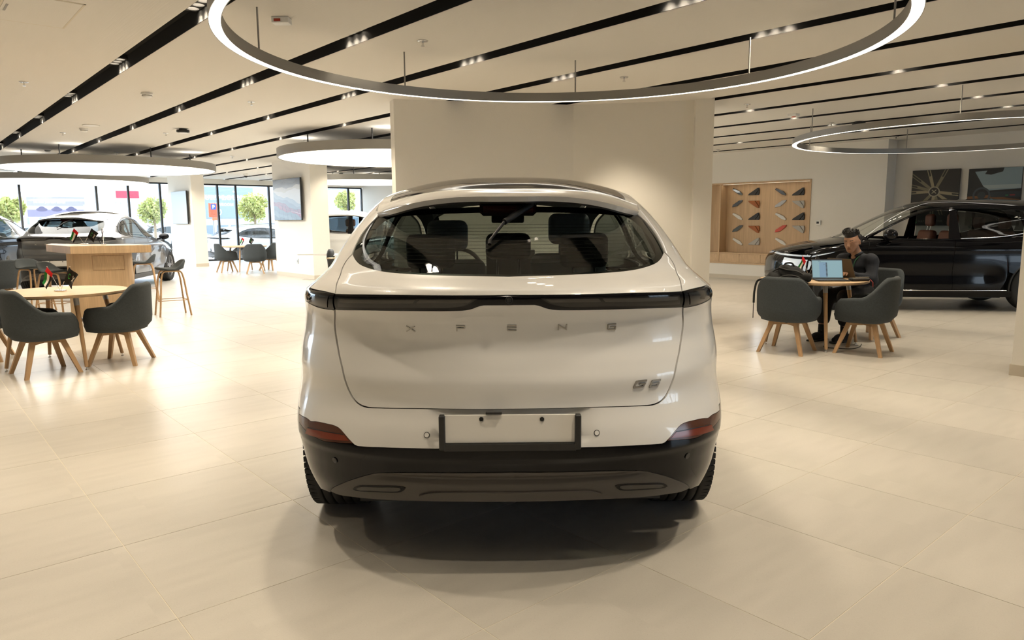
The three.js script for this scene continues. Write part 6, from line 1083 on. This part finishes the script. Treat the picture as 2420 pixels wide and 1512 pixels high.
// ---------------------------------------------------------------- the street outside
{
  const GY = -0.35, road = structure('street_ground', span(-60, 70, GY - 0.3, GY, -120, Z_WIN - 0.32), std([0.42, 0.42, 0.42], 0.9));
  structure('kerb', [span(-60, 70, GY, -0.02, Z_WIN - 1.6, Z_WIN - 0.33)], std([0.5, 0.48, 0.45], 0.9));
  structure('yard_ground', span(-60, 70, GY - 0.3, GY, Z_BACK + 0.5, 60), std([0.35, 0.35, 0.36], 0.9));
  const at = (px, py, z) => onZ(px, py, z);
  // hoarding with the row of cars
  const hoard = canvasTex(1024, 256, (c, w, h) => { c.fillStyle = '#8f8aa6'; c.fillRect(0, 0, w, h); c.fillStyle = '#a49fb8'; c.fillRect(0, h * 0.45, w, h * 0.2); c.fillStyle = '#77728e'; c.fillRect(0, h * 0.65, w, h * 0.35); c.fillStyle = '#d9d6e2'; c.font = '46px sans-serif'; c.fillText('THE BEST JUST GOT BETTER', 110, 82); for (const x of [160, 420, 680]) { c.fillStyle = '#56526a'; c.beginPath(); c.ellipse(x + 90, 165, 100, 24, 0, 0, TAU); c.fill(); c.beginPath(); c.ellipse(x + 90, 148, 58, 24, 0, 0, TAU); c.fill(); } });
  const ZH = -46, a = at(58, 462, ZH), b = at(205, 514, ZH), hd = thing('hoarding', 'long lavender hoarding with lettering and three printed cars across the street', 'hoarding', new THREE.Vector3((a.x + b.x) / 2, (a.y + b.y) / 2, ZH), 0);
  part('board', box(b.x - a.x, a.y - b.y, 0.12), std([0.5, 0.5, 0.52], 0.7), hd); part('print', new THREE.PlaneGeometry(b.x - a.x - 0.1, a.y - b.y - 0.1).translate(0, 0, 0.065), std('#ffffff', 0.8, 0, { map: hoard }), hd); part('post', [box(0.2, b.y - GY + 0.1, 0.2, -(b.x - a.x) / 2 + 1, -(a.y - b.y) / 2 - (b.y - GY) / 2, -0.1), box(0.2, b.y - GY + 0.1, 0.2, (b.x - a.x) / 2 - 1, -(a.y - b.y) / 2 - (b.y - GY) / 2, -0.1)], M.steelMatt, hd);
  // showroom across the street
  const sign = canvasTex(1024, 512, (c, w, h) => { c.fillStyle = '#7e8a94'; c.fillRect(0, 0, w, h); c.fillStyle = '#f3f4f4'; c.textAlign = 'center'; c.font = 'bold 110px serif'; c.fillText('LUXURY LOUNGE', w / 2, 210); c.font = 'bold 64px sans-serif'; c.fillText('SHOWROOM', w / 2, 310); c.strokeStyle = '#f3f4f4'; c.lineWidth = 10; c.beginPath(); c.arc(w / 2 - 60, 410, 52, 0, TAU); c.stroke(); c.beginPath(); c.moveTo(w / 2 - 84, 410); c.lineTo(w / 2 - 60, 432); c.lineTo(w / 2 - 30, 390); c.stroke(); });
  const ZS = -48, s0 = at(440, 440, ZS), s1 = at(600, 515, ZS), wS = s1.x - s0.x, hS = s0.y - s1.y, sh = thing('shop_building', 'grey shop building with white LOUNGE SHOWROOM lettering across the street', 'building', new THREE.Vector3((s0.x + s1.x) / 2, GY, ZS - 4), 0);
  part('wall', box(wS + 4, 7, 8, 0, 3.5, 0), std([0.45, 0.48, 0.52], 0.8), sh); part('sign_panel', new THREE.PlaneGeometry(wS, hS).translate(0, (s0.y + s1.y) / 2 - GY, 4.06), std('#ffffff', 0.8, 0, { map: sign }), sh); part('roof', box(wS + 4.6, 0.4, 8.6, 0, 7.2, 0), std([0.7, 0.7, 0.7], 0.8), sh);
  for (let k = 0; k < 5; k++) part('window', box(wS / 6, 1.3, 0.1, (k - 2) * wS / 4.6, 0.9, 4.02), std([0.16, 0.20, 0.24], 0.1), sh);
  const block = (px0, px1, top, z, col, label, dep = 8) => { const p = at(px0, top, z), q = at(px1, top, z), w = q.x - p.x, h = p.y - GY, o = thing('street_building', label, 'building', new THREE.Vector3((p.x + q.x) / 2, GY, z - dep / 2), 0); part('wall', box(w, h, dep, 0, h / 2, 0), std(col, 0.85), o); part('parapet', box(w + 0.3, 0.35, dep + 0.3, 0, h + 0.1, 0), std(col.map(v => v * 0.9), 0.85), o); const n = Math.max(2, Math.round(w / 3)); for (let i = 0; i < n; i++) for (let r = 0; r < Math.floor(h / 2.6); r++) part('window', box(1.3, 1.2, 0.1, -w / 2 + (i + 0.5) * w / n, 1.6 + r * 2.6, dep / 2 + 0.01), std([0.24, 0.29, 0.35], 0.15), o); };
  block(-160, 45, 440, -60, [0.52, 0.58, 0.68], 'pale blue building beside the lavender hoarding');
  block(60, 330, 425, -66, [0.62, 0.62, 0.60], 'pale grey building rising behind the lavender hoarding');
  block(345, 440, 430, -70, [0.50, 0.60, 0.66], 'blue-grey building beyond the tree near the far pillar');
  block(780, 960, 445, -60, [0.50, 0.60, 0.72], 'pale blue building seen between the pillar and the partition');
  // petrol canopy with a red band
  { const p = at(256, 455, -42), q = at(298, 455, -42), o = thing('canopy', 'pale forecourt canopy with a red band across the street', 'canopy', new THREE.Vector3((p.x + q.x) / 2, GY, -42), 0), w = q.x - p.x, h = p.y - GY; part('deck', extrude([[-w / 2, 0], [w / 2, 0], [w / 2 + 0.6, 0.7], [-w / 2 - 0.6, 0.7]], 4, 0.02).translate(0, h - 0.5, -2), std([0.8, 0.78, 0.74], 0.7), o); part('band', box(w + 0.2, 0.35, 0.1, 0, h - 0.15, 2.03), std([0.55, 0.03, 0.06], 0.6), o); for (const s of [-1, 1]) part('post', cyl(0.2, 0.2, h - 0.5, s * w * 0.35, (h - 0.5) / 2, 0), M.white, o); }
  // trees
  const leaf = new THREE.PlaneGeometry(0.11, 0.065), leafMats = [phys([0.42, 0.46, 0.13], 0.8, { transmission: 0.35, side: THREE.DoubleSide }), phys([0.58, 0.55, 0.20], 0.8, { transmission: 0.35, side: THREE.DoubleSide })];
  const tree = (px, pyTop, pyBot, z, label) => {
    const t = at(px, pyTop, z), b = at(px, pyBot, z), r = (t.y - b.y) / 2, o = thing('street_tree', label, 'tree', new THREE.Vector3(t.x, GY, z), 0, 'street trees'), cy = (t.y + b.y) / 2 - GY;
    part('trunk', [rod([0, 0, 0], [0.03, cy - r * 0.5, 0], 0.07, 0.05), rod([0.03, cy - r * 0.55, 0], [-r * 0.4, cy + r * 0.2, 0.1], 0.04, 0.015), rod([0.03, cy - r * 0.6, 0], [r * 0.4, cy + r * 0.3, -0.1], 0.04, 0.015), rod([0.03, cy - r * 0.5, 0], [0.05, cy + r * 0.6, 0], 0.04, 0.012)], std([0.30, 0.22, 0.14], 0.9), o);
    leafMats.forEach(m => { const n = 1500, im = new THREE.InstancedMesh(leaf, m, n), d = new THREE.Object3D(); im.name = 'foliage'; im.userData.kind = 'stuff'; for (let i = 0; i < n; i++) { const th = rnd(0, TAU), ph = Math.acos(rnd(-1, 1)), q = r * Math.cbrt(rnd(0.12, 1)) * (0.75 + 0.35 * Math.sin(th * 3 + ph * 2)); d.position.set(q * Math.sin(ph) * Math.cos(th) * 1.05, cy + q * Math.cos(ph), q * Math.sin(ph) * Math.sin(th)); d.rotation.set(rnd(0, TAU), rnd(0, TAU), rnd(0, TAU)); d.updateMatrix(); im.setMatrixAt(i, d.matrix); } im.castShadow = true; o.add(im); });
  };
  tree(20, 462, 528, -34, 'small leafy street tree in front of the pale blue building');
  tree(360, 466, 530, -34, 'small leafy street tree beside the far pillar');
  tree(598, 456, 525, -34, 'small leafy street tree behind the round window table');
  tree(818, 450, 500, -34, 'small leafy street tree seen between the pillar and the partition');
  // parking sign
  { const z = -33.2, p = at(492, 480, z), q = at(516, 513, z), o = thing('parking_sign', 'orange parking sign board with a blue P square', 'sign', new THREE.Vector3((p.x + q.x) / 2, GY, z), 0), w = q.x - p.x, h = p.y - q.y, cy = (p.y + q.y) / 2 - GY;
    const tex = canvasTex(256, 384, (c, W_, H_) => { c.fillStyle = '#ea5a3c'; c.fillRect(0, 0, W_, H_); c.fillStyle = '#274a9c'; c.fillRect(58, 14, 150, 160); c.fillStyle = '#fff'; c.font = 'bold 150px sans-serif'; c.textAlign = 'center'; c.fillText('P', 133, 150); c.fillStyle = '#c8442a'; c.fillRect(50, 200, 150, 10); c.fillRect(40, 236, 175, 10); c.fillRect(60, 272, 130, 10); c.fillRect(60, 308, 130, 10); });
    part('board', box(w, h, 0.04, 0, cy, 0), std([0.75, 0.16, 0.07], 0.6), o); part('print', new THREE.PlaneGeometry(w - 0.02, h - 0.02).translate(0, cy, 0.022), std('#ffffff', 0.6, 0, { map: tex }), o); part('lower_plate', box(w * 0.62, h * 0.22, 0.03, w * 0.15, cy - h * 0.62, 0), std([0.75, 0.16, 0.07], 0.6), o); part('post', cyl(0.04, 0.04, cy + h / 2, 0, (cy + h / 2) / 2, -0.05), M.steel, o); }
  // parked cars
  const carAt = (src, px, z, turn, paint, from, label) => { const p = at(px, 540, z); return repaint(copy(src, new THREE.Vector3(p.x, GY, z), turn, label, 'cars parked in the street'), from, paint); };
  const wht = paintOf([0.82, 0.83, 0.84], 0.3), slv = paintOf([0.40, 0.43, 0.46], 0.3, 0.4), blu = paintOf([0.05, 0.10, 0.17], 0.3);
  carAt(coupe, 490, -30.4, -PI / 2, wht, PAINT_WHITE, 'white car parked outside the window behind the round table');
  carAt(coupe, 720, -39, PI / 2, slv, PAINT_WHITE, 'silver car parked beyond the white one across the street');
  carAt(suv, 190, -38, PI / 2, blu, PAINT_BLACK, 'dark blue car parked before the lavender hoarding');
  carAt(suv, 330, -43, -PI / 2, slv, PAINT_BLACK, 'silver car parked beside the street tree near the far pillar');
}
renderer.render(scene, camera);
